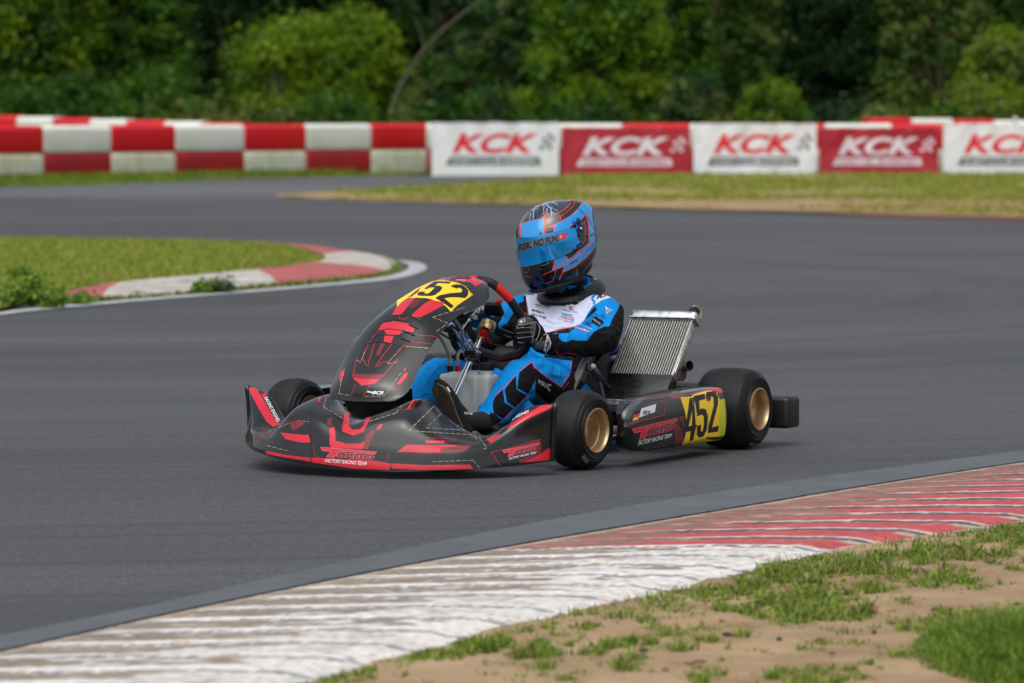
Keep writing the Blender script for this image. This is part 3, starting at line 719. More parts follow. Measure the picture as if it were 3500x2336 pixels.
# struts from the bracket up to the panel, brake adjusters, cables
for pts,r in ((((375,320),(440,300),(480,330)),.006),(((620,400),(700,280),(790,170),(880,85)),.004),(((430,370),(500,480),(560,640),(700,920)),.0035),(((630,440),(700,600),(800,790)),.004),(((690,450),(760,600),(850,760)),.003),(((480,420),(560,540)),.006),(((580,550),(670,750)),.003)):
    bm=bmesh.new(); tube(bm,[KP('6',x,y,'y',-.012+.00004*(x-600)) for x,y in pts],r,8,3); link('panel_strut',bm,m_chr,kart)
bm=bmesh.new()
for a,b,r in (((610,440),(640,560),.0095),((640,560),(665,640),.0115),((665,640),(690,700),.0105),((690,700),(712,760),.009),((750,590),(820,740),.006),((900,70),(1055,85),.009),((960,45),(1045,60),.011)):
    cyl(bm,KP('6',*a,'y',-.005),KP('6',*b,'y',-.005),r,14,bev=.001)
    if a in ((690,700),(750,590)): link('brake_adjuster' if a==(690,700) else 'strut_clamp',bm,m_alu,kart); bm=bmesh.new()
link('panel_bolt',bm,m_alu,kart)
bm=bmesh.new(); cyl(bm,KP('6',712,300,'y',-.03),KP('6',790,520,'y',-.01),.012,12); link('cable_holder',bm,m_mblk,kart)
for pts,r in ((((230,470),(380,560),(560,660),(700,820)),.0028),(((215,450),(330,520),(470,620),(600,720)),.0022),(((700,130),(640,260),(520,420),(430,520),(470,620)),.0018),(((560,200),(650,260),(690,400),(720,560)),.003),(((480,960),(520,850),(560,740),(600,640)),.0038),(((950,890),(1010,940),(1075,985)),.0022),(((300,430),(380,440),(470,470),(560,430)),.002)):
    bm=bmesh.new(); tube(bm,[KP('6',x,y,'y',-.03) for x,y in pts],r,8,4); link('control_cable',bm,m_mblk,kart)
# black plate behind the wheel (holes cut through)
WC=V((-.375,0,.455)); WN=V((-.80,0,.60)).normalized()
def WPl(f,x,y,off=0):
    d=kray(*sp(f,x,y)); c=WC+WN*off; t=(c-O).dot(WN)/d.dot(WN); return O+d*t
def plate(bm,outer,holes,off,th=.003):
    b=bmesh.new(); allv=[]; es=[]
    base=WPl(*outer[0],off); x,y=V((0,1,0)),WN.cross(V((0,1,0)))
    for loop in [outer]+holes:
        vs=[]
        for q in loop:
            p=WPl(*q,off); vs.append(b.verts.new(p))
        es+=[b.edges.new((vs[i],vs[(i+1)%len(vs)])) for i in range(len(vs))]
    bmesh.ops.triangle_fill(b,edges=es,use_beauty=True,normal=WN)
    solid(b,th)
    me=bpy.data.meshes.new('q'); b.to_mesh(me); b.free(); bm.from_mesh(me); bpy.data.meshes.remove(me)
def hole(f,cx,cy,rx,ry,a=0,n=14): return [(f,cx+rx*math.cos(t)*math.cos(a)-ry*math.sin(t)*math.sin(a),cy+rx*math.cos(t)*math.sin(a)+ry*math.sin(t)*math.cos(a)) for t in [2*math.pi*k/n for k in range(n)]]
bm=bmesh.new()
plate(bm,[('6',x,y) for x,y in ((640,160),(760,90),(900,60),(1060,0),(1200,-60),(1300,-60),(1338,0),(1330,220),(1262,310),(1280,375),(1600,500),(1640,560),(1620,620),(1500,590),(1330,560),(1180,480),(1000,420),(860,380),(740,330),(660,240))],
 [hole('6',855,185,52,48),hole('6',1165,130,66,52),hole('6',760,240,30,22,.6),[('6',1272,60),('6',1300,70),('6',1295,118),('6',1268,112)],[('6',1385,490),('6',1450,500),('6',1520,530),('6',1510,550),('6',1440,535),('6',1390,510)]],.012)
link('steering_plate',bm,m_frame,kart,smooth=30)
near=[WPl('2',*p) for p in ((780,137),(850,185),(925,262),(985,350),(1030,440),(1050,520),(1045,590),(1005,640),(930,664),(850,672),(740,660))]
uv=[(p.y,(p-WC).dot(V((WN.z,0,-WN.x)))) for p in near]
up=V((WN.z,0,-WN.x)); 
vt=max(v for u,v in uv)+.008; vb=min(v for u,v in uv)
half=[(u,v) for u,v in uv if u>.03]
loop=[(0,vt)]+half+[(0,vb-.002)]+[(-u,v) for u,v in half[::-1]]
WP=[WC+V((0,1,0))*u+up*v for u,v in loop]
bm=bmesh.new(); Pp=tube(bm,WP,.0150,18,8,closed=True,caps=False)
red0=[Dec]
for f in bm.faces:
    c=f.calc_center_median(); q=fw(c); x=(q[0]-1300)/.47847; y=(q[1]-900)/.47847
    if c.y>.02 and inpoly(x,y,[(815,215),(850,130),(970,235),(905,300)]): f.material_index=1
    if abs(c.y)<.02 and c.z>.5: f.material_index=1
sw=link('steering_wheel',bm,[m_leath,m_lred],kart,smooth=180)
bm=bmesh.new(); 
for p,q in zip(Pp,Pp[1:]+Pp[:1]):
    if (p.z<.42): tube(bm,[p+WN*-.0148+up*.003,p.lerp(q,.55)+WN*-.0148+up*.003],.0011,6,1)
link('stitching',bm,m_lred,sw)
bm=bmesh.new(); p=WPl('2',845,278,-.002); box(bm,p,(.015,.015,.018),.003,basis(up,V((0,1,0)),WN)); link('grip_tab',bm,m_lred,sw)
bm=bmesh.new()
box(bm,KP('6',1200,40,'y',.03),(.05,.06,.02),.006,basis(up,V((0,1,0)),WN)); link('lap_timer',bm,m_mblk,kart)
# ---- fuel tank
bm=bmesh.new()
TL,TR=KP('2',430,790,'y',.0),KP('2',830,790,'y',.05)
def tb(y0,y1,x0,x1,z0,z1,inset): 
    a=[]; 
    box(bm,V(((x0+x1)/2,(y0+y1)/2,(z0+z1)/2)),(x1-x0,y1-y0,z1-z0),.018,seg=4)
tb(-.105,.045,-.35,-.205,.075,.285,0); tb(.02,.083,-.30,-.215,.075,.285,0); tb(-.08,.035,-.33,-.22,.25,.292,0)
c0=KP('6',1060,1060,'y',.055); cyl(bm,c0-V((0,0,.035)),c0-V((0,0,.008)),.023,28)
tank=link('fuel_tank',bm,m_tank,kart,smooth=50)
bm=bmesh.new(); c0=KP('6',1060,1060,'y',.055); 
n=40
rows=[]
for h,k in ((-.013,.98),(-.012,1),(.010,1),(.012,.96),(.0125,.4)):
    rows.append([V((c0.x+(.0255+(.0012 if i%4<2 else 0))*k*math.cos(2*math.pi*i/n),c0.y+(.0255+(.0012 if i%4<2 else 0))*k*math.sin(2*math.pi*i/n),c0.z+h)) for i in range(n)])
vs,_=addgrid(bm,rows,0,cu=True); bm.faces.new(vs[-1]); bm.faces.new(vs[0][::-1]); link('filler_cap',bm,m_mblk,tank,smooth=30)
for (x,y),m in (((408,1095),m_mblk),((548,1095),m_ranod)):
    c=KP('6',x,y,'y',.03); bm=bmesh.new(); cyl(bm,c-V((0,0,.011)),c+V((0,0,.0085)),.0105,18,bev=.001); cyl(bm,c+V((0,0,.008)),c+V((0,0,.016)),.0035,12,1); cyl(bm,c+V((0,0,.016)),c+V((0,0,.026)),.0048,12,1,bev=.001)
    link('hose_fitting',bm,[m,m_brass],tank)
for pts in (((408,960),(395,860),(340,740),(270,600),(200,500),(120,420)),((548,970),(545,900),(560,830),(600,780),(640,800))):
    bm=bmesh.new(); tube(bm,[KP('6',x,y,'y',.03) for x,y in pts],.0055,10,5); link('fuel_hose',bm,m_hose,tank)
bm=bmesh.new(); tube(bm,[KP('6',490,220,'y',-.02),KP('6',550,300,'y',-.02),KP('6',610,400,'y',-.02)],.0055,10,5); link('brake_hose',bm,m_hose,kart)
# pedals
bm=bmesh.new()
tube(bm,[KP('2',430,1012,'y',.09),KP('2',470,1015,'y',.12),KP('2',530,1035,'y',.14),KP('2',545,1065,'y',.145),KP('2',480,1040,'y',.12),KP('2',440,1030,'y',.10)],.006,10,5)
tube(bm,[KP('2',545,1060,'y',.145),KP('2',560,1120,'y',.15),(.14,.16,.07)],.006,10,4); link('brake_pedal',bm,m_chr,kart)
bm=bmesh.new(); tube(bm,[(.14,-.16,.06),(.16,-.16,.15),(.15,-.13,.19),(.15,-.19,.19),(.16,-.17,.14)],.006,10,4); link('throttle_pedal',bm,m_chr,kart)
# ---- seat
SR=[[(-.50,.16,.20),(-.55,.06,.095),(-.55,-.06,.095),(-.50,-.16,.20)],[(-.60,.195,.24),(-.65,.10,.085),(-.65,-.10,.085),(-.60,-.195,.24)],
[(-.72,.205,.29),(-.80,.14,.09),(-.80,-.14,.09),(-.72,-.205,.29)],[(-.84,.195,.335),(-.95,.14,.17),(-.95,-.14,.17),(-.84,-.195,.335)],
[(-.93,.165,.35),(-1.02,.10,.30),(-1.02,-.10,.30),(-.93,-.165,.35)],[(-.965,.14,.36),(-1.03,.08,.365),(-1.03,-.08,.365),(-.965,-.14,.36)]]
bm=bmesh.new(); addgrid(bm,surf(SR,6,6)); solid(bm,.006)
link('seat',bm,m_seat2,kart)
bm=bmesh.new(); tube(bm,[KP('8',170,670,'y',.232),KP('8',260,480,'y',.235),KP('8',345,300,'y',.228),KP('8',440,190,'y',.215),KP('8',560,150,'y',.20)],.013,12,6); link('seat_rim',bm,m_seat,kart)
bm=bmesh.new()
addgrid(bm,[[KP('8',x,y,'y',.226) for x,y in ((225,690),(300,520),(370,380),(430,250),(500,175))],[KP('8',x,y,'y',.19) for x,y in ((350,650),(380,520),(420,420),(470,290),(505,180))]]); solid(bm,.003); link('seat_flange',bm,m_seat,kart)
bm=bmesh.new(); s0=KP('8',375,370,'y',.235)
for k in range(4): cyl(bm,s0+V((0,-.012+.005*k,0)),s0+V((0,-.0085+.005*k,0)),.0185,24,1,bev=.0008)
cyl(bm,s0+V((0,.006,0)),KP('8',425,365,'y',.262),.0165,24,0,bev=.002); cyl(bm,KP('8',435,360,'y',.262),KP('8',460,355,'y',.272),.0065,6,1); cyl(bm,KP('8',435,360,'y',.264),KP('8',445,358,'y',.268),.0095,14,1)
tube(bm,[KP('8',430,390,'y',.262),KP('8',480,450,'y',.27),KP('8',520,520,'y',.275)],[.013,.016,.012],10,4)
tube(bm,[KP('8',495,500,'y',.27),KP('8',535,600,'y',.28),KP('8',570,740,'y',.29)],.0075,10,4); tube(bm,[KP('8',510,450,'y',.27),KP('8',570,540,'y',.28),KP('8',660,640,'y',.28),KP('8',720,760,'y',.28)],.0075,10,4)
link('seat_stay',bm,[m_frame,m_alu],kart)
# ---- radiator
bl,br=V((-.694,.265,.186)),V((-.694,.50,.186)); tl,tr_=V((-.917,.265,.452)),V((-.917,.50,.452))
ru=(tl-bl).normalized(); rx=V((0,1,0)); rn=rx.cross(ru).normalized()
if rn.x<0: rn=-rn
H=(tl-bl).length; RM=basis(rx,ru,rn); wd=.235
rad=empty('radiator',(0,0,0),0,kart)
cc=(bl+tl)/2+rx*wd/2-rn*.018
bm=bmesh.new(); box(bm,cc,(wd-.004,H,.030),.0,RM); link('radiator_core',bm,m_core,rad,smooth=0)
bm=bmesh.new()
nf=24
for i in range(nf):
    c=bl+rx*(.006+(wd-.012)*i/(nf-1))+ru*(H*.62)-rn*.0025
    box(bm,c,(.0026,H*.80,.0022),.0006,RM,seg=1)
for k in range(0):
    i=random.randrange(nf-1); c=bl+rx*(.006+(wd-.012)*(i+.5)/(nf-1))+ru*(H*random.uniform(.3,.97))-rn*.0022; box(bm,c,(random.uniform(.003,.007),random.uniform(.002,.006),.001),0,RM)
link('cooling_tubes',bm,m_fin,rad,smooth=0)
bm=bmesh.new()
for i in range(nf-1):
    for k in range(70):
        c=bl+rx*(.006+(wd-.012)*(i+.5)/(nf-1))+ru*(H*.235+H*.76*k/70)-rn*.0034; box(bm,c,(.0068,.0011,.001),0,RM)
link('cooling_fins',bm,mat('radiator_fins',sc_(62,64,62),rough=.5,metal=.6,var=.4,vs=90),rad,smooth=0)
for s,c in ((1,rx*(wd+.001)),(-1,rx*-.001)):
    bm=bmesh.new(); box(bm,bl+c+ru*(H*.5)-rn*.018,(.003,H,.044),.0008,RM); 
    if s>0: box(bm,bl+c+rx*.002+ru*(H*.60)-rn*.018,(.002,H*.5,.028),.001,RM)
    link('side_plate',bm,m_alu,rad)
bm=bmesh.new(); box(bm,bl+rx*wd/2+ru*(H*.13)-rn*.017,(wd+.008,H*.34,.046),.002,RM); 
for k in range(16): box(bm,bl+rx*(wd/2)+ru*(H*(-.03+.0195*k))+rn*.006,(wd+.006,.0012,.0006),0,RM)
link('tape_blanking',bm,m_tape,rad)
def tank_box(bm,c,w,h,dp,b): box(bm,c,(w,h,dp),b,RM,seg=4)
bm=bmesh.new(); tank_box(bm,bl+rx*wd/2+ru*(H+.014)-rn*.017,wd+.018,.037,.052,.013)
for s in (.0075,): tube(bm,[bl+rx*(-.006)+ru*(H+.0)+rn*.0075,bl+rx*(wd+.006)+ru*(H+.0)+rn*.0075],.0032,8,1); tube(bm,[bl+rx*(wd+.009)+ru*(H)+rn*.0075,bl+rx*(wd+.009)+ru*(H)-rn*.042],.0035,8,1)
link('top_tank',bm,m_alu,rad)
bm=bmesh.new(); tank_box(bm,bl+rx*(wd/2)-ru*.030-rn*.017,wd+.016,.038,.050,.008); tube(bm,[bl+rx*(-.006)+rn*.008-ru*.013,bl+rx*(wd+.006)+rn*.008-ru*.013],.0035,8,1); link('bottom_tank',bm,m_alu,rad)
bm=bmesh.new(); box(bm,bl+rx*(wd/2)-ru*.05-rn*.01,(wd*.9,.03,.05),.004,RM); tube(bm,[bl-ru*.04,V((-.66,.28,.13)),V((-.68,.28,.08))],.012,10); link('radiator_bracket',bm,m_frame,rad)
bm=bmesh.new(); cb=bl+rx*(wd*.93)+ru*(H+.026)-rn*.017
rows=[]
for h,k in ((0,.016),(.004,.0175),(.024,.0175),(.027,.015),(.028,.004)): rows.append([cb+ru*h+rx*(k+(.001 if i%3 else 0))*math.cos(2*math.pi*i/36)+rn*(k+(.001 if i%3 else 0))*math.sin(2*math.pi*i/36) for i in range(36)])
vs,_=addgrid(bm,rows,0,cu=True); bm.faces.new(vs[-1]); link('radiator_cap',bm,m_mblk,rad,smooth=30)
bm=bmesh.new(); tube(bm,[KP('9',185,122,'y',.49),KP('9',225,135,'y',.495),KP('9',250,180,'y',.50),KP('9',238,235,'y',.50),KP('9',215,262,'y',.50)],.0045,10,6); link('overflow_hose',bm,mat('rubber_hose',sc_(150,140,110),rough=.5,var=.2),rad)
# ---- engine side, exhaust and rear
bm=bmesh.new(); box(bm,V((-.78,-.38,.15)),(.20,.13,.14),.02); box(bm,V((-.74,-.38,.26)),(.13,.12,.12),.02)
for k in range(6): box(bm,V((-.72,-.38,.21+.016*k)),(.155,.14,.006),.002)
link('engine',bm,m_engine,kart)
bm=bmesh.new(); tube(bm,[(-.86,-.36,.22),(-.98,-.34,.25),(-1.12,-.30,.27),(-1.24,-.24,.27),(-1.28,-.12,.25)],[.024,.028,.042,.05,.038],16,6)
link('exhaust_chamber',bm,m_exh,kart)
e0=KP('9',150,655,'y',.10); e1=KP('9',60,660,'y',.05)
bm=bmesh.new(); tube(bm,[e1+V((0.02,-.22,.02)),e1+V((0,-.06,.005)),e1,e0],.0175,20,5,caps=False); solid(bm,.002); tube(bm,[e1+V((-.02,-.12,-.03)),e1+V((0,.01,-.025))],.03,16,3); link('exhaust_tailpipe',bm,m_exh,kart)
bm=bmesh.new(); cyl(bm,(-.86,-.30,.27),(-.86,.06,.27),.075,32,bev=.02); box(bm,V((-1.0,.0,.22)),(.16,.46,.17),.03); link('intake_silencer',bm,m_engine,kart)
bm=bmesh.new(); tube(bm,[KP('8',480,225,'y',.12),KP('8',560,205,'y',.15),KP('8',660,180,'y',.17),KP('8',800,135,'y',.19),KP('8',950,90,'y',.2)],.017,14,6); link('water_hose',bm,m_bluetube,kart)
bm=bmesh.new()
for y0,y1,z0,z1,x0,x1,b in ((.60,.726,.062,.172,-1.31,-1.21,.016),(-.726,-.60,.062,.172,-1.31,-1.21,.016),(-.62,.62,.075,.165,-1.30,-1.235,.02)):
    box(bm,V(((x0+x1)/2,(y0+y1)/2,(z0+z1)/2)),(x1-x0,y1-y0,z1-z0),b,seg=3)
box(bm,V((-1.20,0,.185)),(.10,1.0,.055),.02,seg=3)
link('rear_bumper',bm,m_bmp,kart)
# ================================================================ THE DRIVER
PX=-.80
person=empty('person',(KX+PX*ck,KY+PX*sk,0),KH,label='driver in blue, white and black racing suit and full face helmet steering the kart',cat='person')
def plink(name,bm,mats,parent=None,**k):
    o=link(name,bm,mats,parent or person,**k)
    if parent is None: o.location=(-PX,0,0)
    return o
# ---- suit
bm=bmesh.new(); Y=V((0,1,0))
def tr(c,a,b,tilt): 
    t=R(tilt); return (V(c),Y*a,V((math.cos(t),0,math.sin(t)))*b)
rings(bm,[tr((-.80,0,.135),.165,.115,0),tr((-.83,0,.20),.165,.118,6),tr((-.865,0,.28),.16,.108,10),tr((-.89,0,.36),.175,.115,8),tr((-.91,0,.43),.19,.112,6),tr((-.925,0,.485),.175,.085,4),tr((-.93,0,.525),.115,.066,2),tr((-.93,0,.555),.07,.06,0)],n=36)
for s,A in ((1,[(-.925,.13,.465),(-.92,.158,.460),(-.865,.190,.435),(-.77,.235,.408),(-.69,.262,.393),(-.60,.252,.383),(-.52,.212,.378),(-.468,.180,.382)]),(-1,[(-.925,-.13,.465),(-.92,-.175,.46),(-.91,-.235,.42),(-.885,-.27,.37),(-.84,-.285,.345),(-.74,-.27,.348),(-.62,-.235,.375),(-.50,-.19,.41)])):
    rings(bm,limb(A,[.058,.060,.057,.053,.052,.049,.043,.036],ref=V((0,0,1))),n=24)
Lg=[[(-.78,.10,.135),(-.66,.135,.17),(-.52,.165,.225),(-.40,.175,.262),(-.325,.172,.275),(-.255,.168,.25),(-.18,.162,.20),(-.115,.158,.162),(-.07,.155,.142)],
    [(-.78,-.10,.135),(-.66,-.135,.18),(-.52,-.165,.222),(-.40,-.172,.252),(-.325,-.165,.262),(-.25,-.155,.245),(-.16,-.14,.215),(-.07,-.13,.17),(-.02,-.125,.15)]]
for L in Lg: rings(bm,limb(L,[.098,.092,.080,.070,.066,.060,.052,.045,.041]),n=24)
bm=voxel(bm,.0058,3)
def fold(p):
    q=V((p.x*9,p.y*9,p.z*9)); a=noise.noise(q)
    r=1-abs(noise.noise(V((p.x*15+a*2,p.y*15,p.z*20+a*2))))*2.2
    k=.0050*max(0,r)**2
    # creases at elbows, hips, waist and knees
    for c,rad,dr,fq in (((-.69,.295,.39),.12,V((.55,-.2,.8)),95),((-.87,-.28,.36),.12,V((.3,.2,.9)),95),((-.80,.04,.26),.15,V((.2,.1,1)),85),((-.60,.15,.20),.12,V((1,0,.25)),80),((-.30,.17,.26),.10,V((.75,.1,.7)),80),((-.12,.16,.16),.09,V((1,.1,-.5)),100),((-.92,.17,.47),.09,V((.5,.8,.3)),80)):
        dd=(p-V(c)).length
        if dd<rad:
            w=(1-dd/rad)**.8; k+=.0075*w*math.sin(fq*p.dot(dr.normalized())+6*noise.noise(p*14))
    return k
bm.normal_update()
mv=[(v,v.normal*fold(v.co)) for v in bm.verts]
for v,o in mv: v.co+=o
MS=[m_blue,m_sblk,m_swht,m_sred,m_pink,m_cyan,m_print,m_prg]
for f in bm.faces:
    c=f.calc_center_median()
    if c.x<-.93+.5*max(0,.35-c.z)*0-.0 and c.z<.50: f.material_index=1
    if c.z>.532: f.material_index=1
    if c.y>.13 and c.z>.30 and f.normal.x<-.35: f.material_index=1
    if c.y<-.10 and -.86<c.x<-.45 and c.z>.28 and c.z<.42: f.material_index=1
Z=[
# right-hand side of the chest and far sleeve
(1,'7',[(385,455),(468,420),(470,330),(512,300),(545,540),(560,640),(600,760),(760,960),(760,1100),(400,1300),(-100,1000),(60,905),(110,870),(150,840),(280,640),(330,600)]),
(1,'5',[(500,560),(1000,430),(1110,420),(1110,700),(900,700),(600,760),(500,640)]),
(0,'7',[(-20,860),(100,700),(200,520),(260,600),(200,680),(120,820),(60,905)]),
# near sleeve blue
(0,'7',[(1560,740),(1600,640),(1700,500),(1760,470),(1900,380),(2120,360),(2195,372),(2190,450),(2165,540),(2110,640),(2060,720),(2000,862),(1890,880),(1730,960),(1640,1040),(1600,1090),(1420,1120),(1320,1105),(1232,1150),(1155,1130),(1110,1085),(980,1020),(1290,985),(1300,960),(1395,885),(1400,862),(1500,810)]),
# chest white
(2,'7',[(512,312),(640,292),(720,225),(780,190),(1700,150),(1770,175),(1740,230),(1668,385),(1725,430),(1705,500),(1600,650),(1560,740),(1500,810),(1400,862),(1340,880),(1110,915),(890,985),(830,985),(780,960),(690,860),(590,740),(555,640),(545,540),(515,400)]),
(2,'7',[(470,150),(500,120),(700,100),(730,215),(650,278),(520,296),(462,335)]),
(2,'7',[(1822,205),(1760,160),(1900,190),(2060,255),(2200,372),(2120,362),(2000,358),(1870,395),(1715,500),(1735,410),(1708,382)]),
# chest band
(1,'7',[(770,955),(830,985),(890,985),(1110,915),(1345,880),(1400,862),(1395,885),(1300,960),(1290,985),(985,1003),(1050,980),(1100,1010),(1080,1300),(700,1290),(760,1100)]),
# near sleeve
(1,'7',[(2195,372),(2420,420),(2420,1200),(2200,1450),(1900,1600),(1600,1600),(1300,1480),(830,1420),(870,1300),(1000,1055),(1040,1075),(1110,1085),(1155,1130),(1232,1150),(1320,1105),(1420,1120),(1600,1125),(1625,1090),(1655,1045),(1730,960),(1890,880),(2000,862),(2060,720),(2110,640),(2165,540),(2185,450)]),
(1,'7',[(1700,555),(1765,512),(1770,585),(1700,640),(1640,700),(1560,750),(1500,800),(1575,730)]),
(1,'7',[(1690,700),(1760,688),(1915,790),(1815,880),(1680,800)]),
# trousers, belly
(1,'2',[(1440,690),(1365,680),(1370,720),(1355,800),(1335,830),(1290,890),(1335,950),(1400,960),(1500,800),(1490,690)]),
(1,'2',[(1086,735),(1140,780),(1200,828),(1290,888),(1340,945),(1310,990),(1200,1010),(1150,965),(1108,935),(1105,870),(1112,830)]),
(1,'2',[(992,783),(1050,735),(1085,712),(1098,760),(1112,830),(1056,935),(978,895),(985,835)]),
(1,'2',[(888,905),(968,800),(974,902),(1048,945),(965,1030),(903,990)]),
(1,'2',[(822,955),(874,905),(890,998),(952,1040),(880,1112),(812,1078),(803,1030),(806,985)]),
(1,'2',[(776,1082),(797,1065),(870,1122),(850,1150),(770,1200),(752,1150)]),
(1,'2',[(1112,940),(1200,1010),(1220,1060),(1110,1080),(1040,1080),(960,1120),(900,1150),(960,1050),(1060,960)] )
]
Z[-1]=(0,'2',[(1112,940),(1200,1010),(1210,1030),(1100,1010)])
paint(bm,Z)
for f in bm.faces:
    if f.calc_center_median().z>.530: f.material_index=1
d=Dec(bm,.0014)
L=lambda f,p,w,m,**k:d.line(f,p,w,m,step=4,**k)
L('7',[(870,992),(1000,960),(1120,928),(1240,905),(1350,885)],4,3)
L('7',[(530,530),(548,600),(548,690)],2.6,3); L('7',[(492,620),(512,655),(530,690)],2,3)
L('7',[(1045,1290),(1068,1340),(1100,1370),(1190,1352)],2.6,3); L('7',[(1210,1330),(1300,1345),(1400,1370),(1480,1410),(1530,1440)],2.4,3)
L('7',[(0,1190),(70,1215),(150,1190),(235,1120)],2.6,3); L('7',[(290,990),(350,945)],2.4,3)
L('5',[(770,590),(830,620),(890,635)],2,3,dash=3); L('5',[(910,625),(960,630),(1030,580)],2,3)
L('7',[(1760,170),(1790,200),(1725,300),(1690,385),(1735,430),(1722,470)],7,0); L('7',[(462,335),(500,305),(640,292),(725,228)],5,0)
L('7',[(1080,480),(1030,560),(960,720),(900,880),(870,980)],1.1,7); L('7',[(620,340),(590,430),(580,560)],1,7); L('7',[(1710,420),(1640,500),(1560,620),(1530,760)],1,7)
L('2',[(818,952),(888,888),(975,798)],2,3); L('2',[(990,782),(1050,728),(1085,710),(1100,755)],2,3); L('2',[(1088,735),(1140,778),(1290,886)],2,3)
L('2',[(1058,937),(965,1032)],1.6,3); L('2',[(953,1042),(880,1112)],1.6,3); L('2',[(870,1125),(800,1170)],1.6,3); L('2',[(745,1105),(780,1075)],1.6,3); L('2',[(1110,930),(1200,1005)],1.6,3); L('2',[(1090,880),(1106,875)],1.6,3)
L('2',[(1440,688),(1425,780),(1380,850)],1.6,3); L('2',[(1370,690),(1355,780),(1330,830),(1290,888)],1.8,3); L('2',[(1345,850),(1300,900)],1.8,3)
L('2',[(1160,690),(1140,740)],1,6); L('2',[(1240,720),(1215,800)],1,6)
T=lambda f,t,q,m,**k:d.text(f,t,q,m,off=.0016,**k)
T('7',"adp",[(622,548),(790,600),(785,650),(615,605)],6,bold=.02); d.poly('7',[(805,618),(822,616),(828,632),(815,646),(800,636)],6,off=.0016)
T('7',"office design",[(605,632),(880,690),(872,740),(598,680)],6,bold=.006)
T('7',"PASHA'S HAAREN",[(680,465),(952,505),(948,535),(676,495)],6,bold=.012); T('7',"FRISEUR BY OGUZ",[(697,507),(925,545),(922,562),(694,522)],6)
L('7',[(848,420),(820,455),(825,485),(860,492),(875,460),(848,420)],1,6); T('7',"RH",[(835,440),(866,448),(862,478),(832,470)],6)
T('7',"IC",[(1285,510),(1360,530),(1350,580),(1275,570)],6,bold=.03); L('7',[(1158,560),(1270,590),(1320,570),(1440,630)],1.4,3)
T('7',"BAUCONSULTING GMBH",[(1180,575),(1410,625),(1406,638),(1178,588)],6)
d.poly('7',[(1130,622),(1360,662),(1300,690),(1380,800),(1180,720)],5,off=.0012)
T('7',"edi",[(1115,662),(1388,708),(1380,768),(1105,705)],4,bold=.11,shear=.1); d.text('7',"edi",[(1125,670),(1380,714),(1372,758),(1115,700)],7,bold=.01,shear=.1,off=.0022)
T('7',"Wir machen mobil!",[(1102,722),(1362,790),(1355,822),(1098,745)],4,shear=.3)
d.poly('7',[(1300,330),(1510,380),(1470,450),(1395,490),(1250,445)],1,off=.0012); T('7',"TRODATEC",[(1308,388),(1490,425),(1470,450),(1303,412)],7); L('7',[(1385,380),(1410,362),(1440,370),(1445,400),(1415,415),(1390,405)],2.2,5)
T('7',"RX",[(1775,330),(2010,250),(2060,300),(1760,390)],6,bold=.05,shear=.2)
T('7',"RX",[(612,150),(605,255),(532,228),(565,140)],6,bold=.04)
d.poly('7',[(1925,510),(1985,565),(2055,590),(1990,605),(1955,660),(1945,590)],7,off=.0014); d.poly('7',[(1950,565),(1985,575),(2030,590),(1985,598),(1960,635)],3,off=.0018)
T('7',"PASHA",[(1718,620),(1850,690),(1840,712),(1708,640)],6); L('7',[(1860,660),(1895,655),(1925,690),(1925,730),(1885,740),(1855,700),(1860,660)],1.6,6); T('7',"RH",[(1868,675),(1915,695),(1912,725),(1866,702)],6)
T('7',"TRODATEC",[(1705,712),(1840,820),(1830,850),(1700,745)],7); T('7',"IC",[(1585,775),(1705,835),(1660,890),(1570,820)],6,bold=.03)
d.text('7',"edi",[(1370,862),(1665,955),(1640,990),(1365,900)],4,bold=.12,shear=-.2,off=.0016); d.text('7',"edi",[(1382,868),(1655,958),(1632,982),(1378,896)],7,bold=.01,shear=-.2,off=.0022)
L('7',[(1400,850),(1500,840),(1640,900),(1690,935)],1.2,7)
T('2',"MIRAÇ",[(1130,832),(1218,868),(1212,922),(1125,865)],7,bold=.006); T('2',"MIRAÇ",[(1222,795),(1318,812),(1312,835),(1218,812)],6,bold=.01,shear=.2)
T('7',"RACING",[(1120,1455),(1220,1470),(1218,1485),(1118,1468)],6); T('7',"PASHA",[(122,680),(205,670),(205,690),(122,700)],6)
d.poly('7',[(500,1350),(560,1270),(585,1275),(540,1350)],6,off=.0014)
suit=plink('racing_suit',bm,MS,smooth=180)
# collar and neck
bm=bmesh.new()
def oring(c,rx_,ry,n=40,tilt=0): return [V(c)+V((rx_*math.cos(2*math.pi*k/n),ry*math.sin(2*math.pi*k/n),tilt*math.cos(2*math.pi*k/n))) for k in range(n)]
addgrid(bm,[oring((-.93,0,.52),.085,.085),oring((-.93,0,.545),.082,.082,tilt=-.01),oring((-.935,0,.558),.081,.081,tilt=-.036),oring((-.935,0,.560),.075,.075,tilt=-.036),oring((-.93,0,.56),.068,.068)],cu=True); link_c=plink('collar',bm,m_blue)
bm=bmesh.new(); addgrid(bm,[oring((-.93,0,.53),.062,.062),oring((-.91,0,.60),.06,.06),oring((-.88,0,.66),.07,.065)],cu=True); plink('balaclava',bm,m_glove)
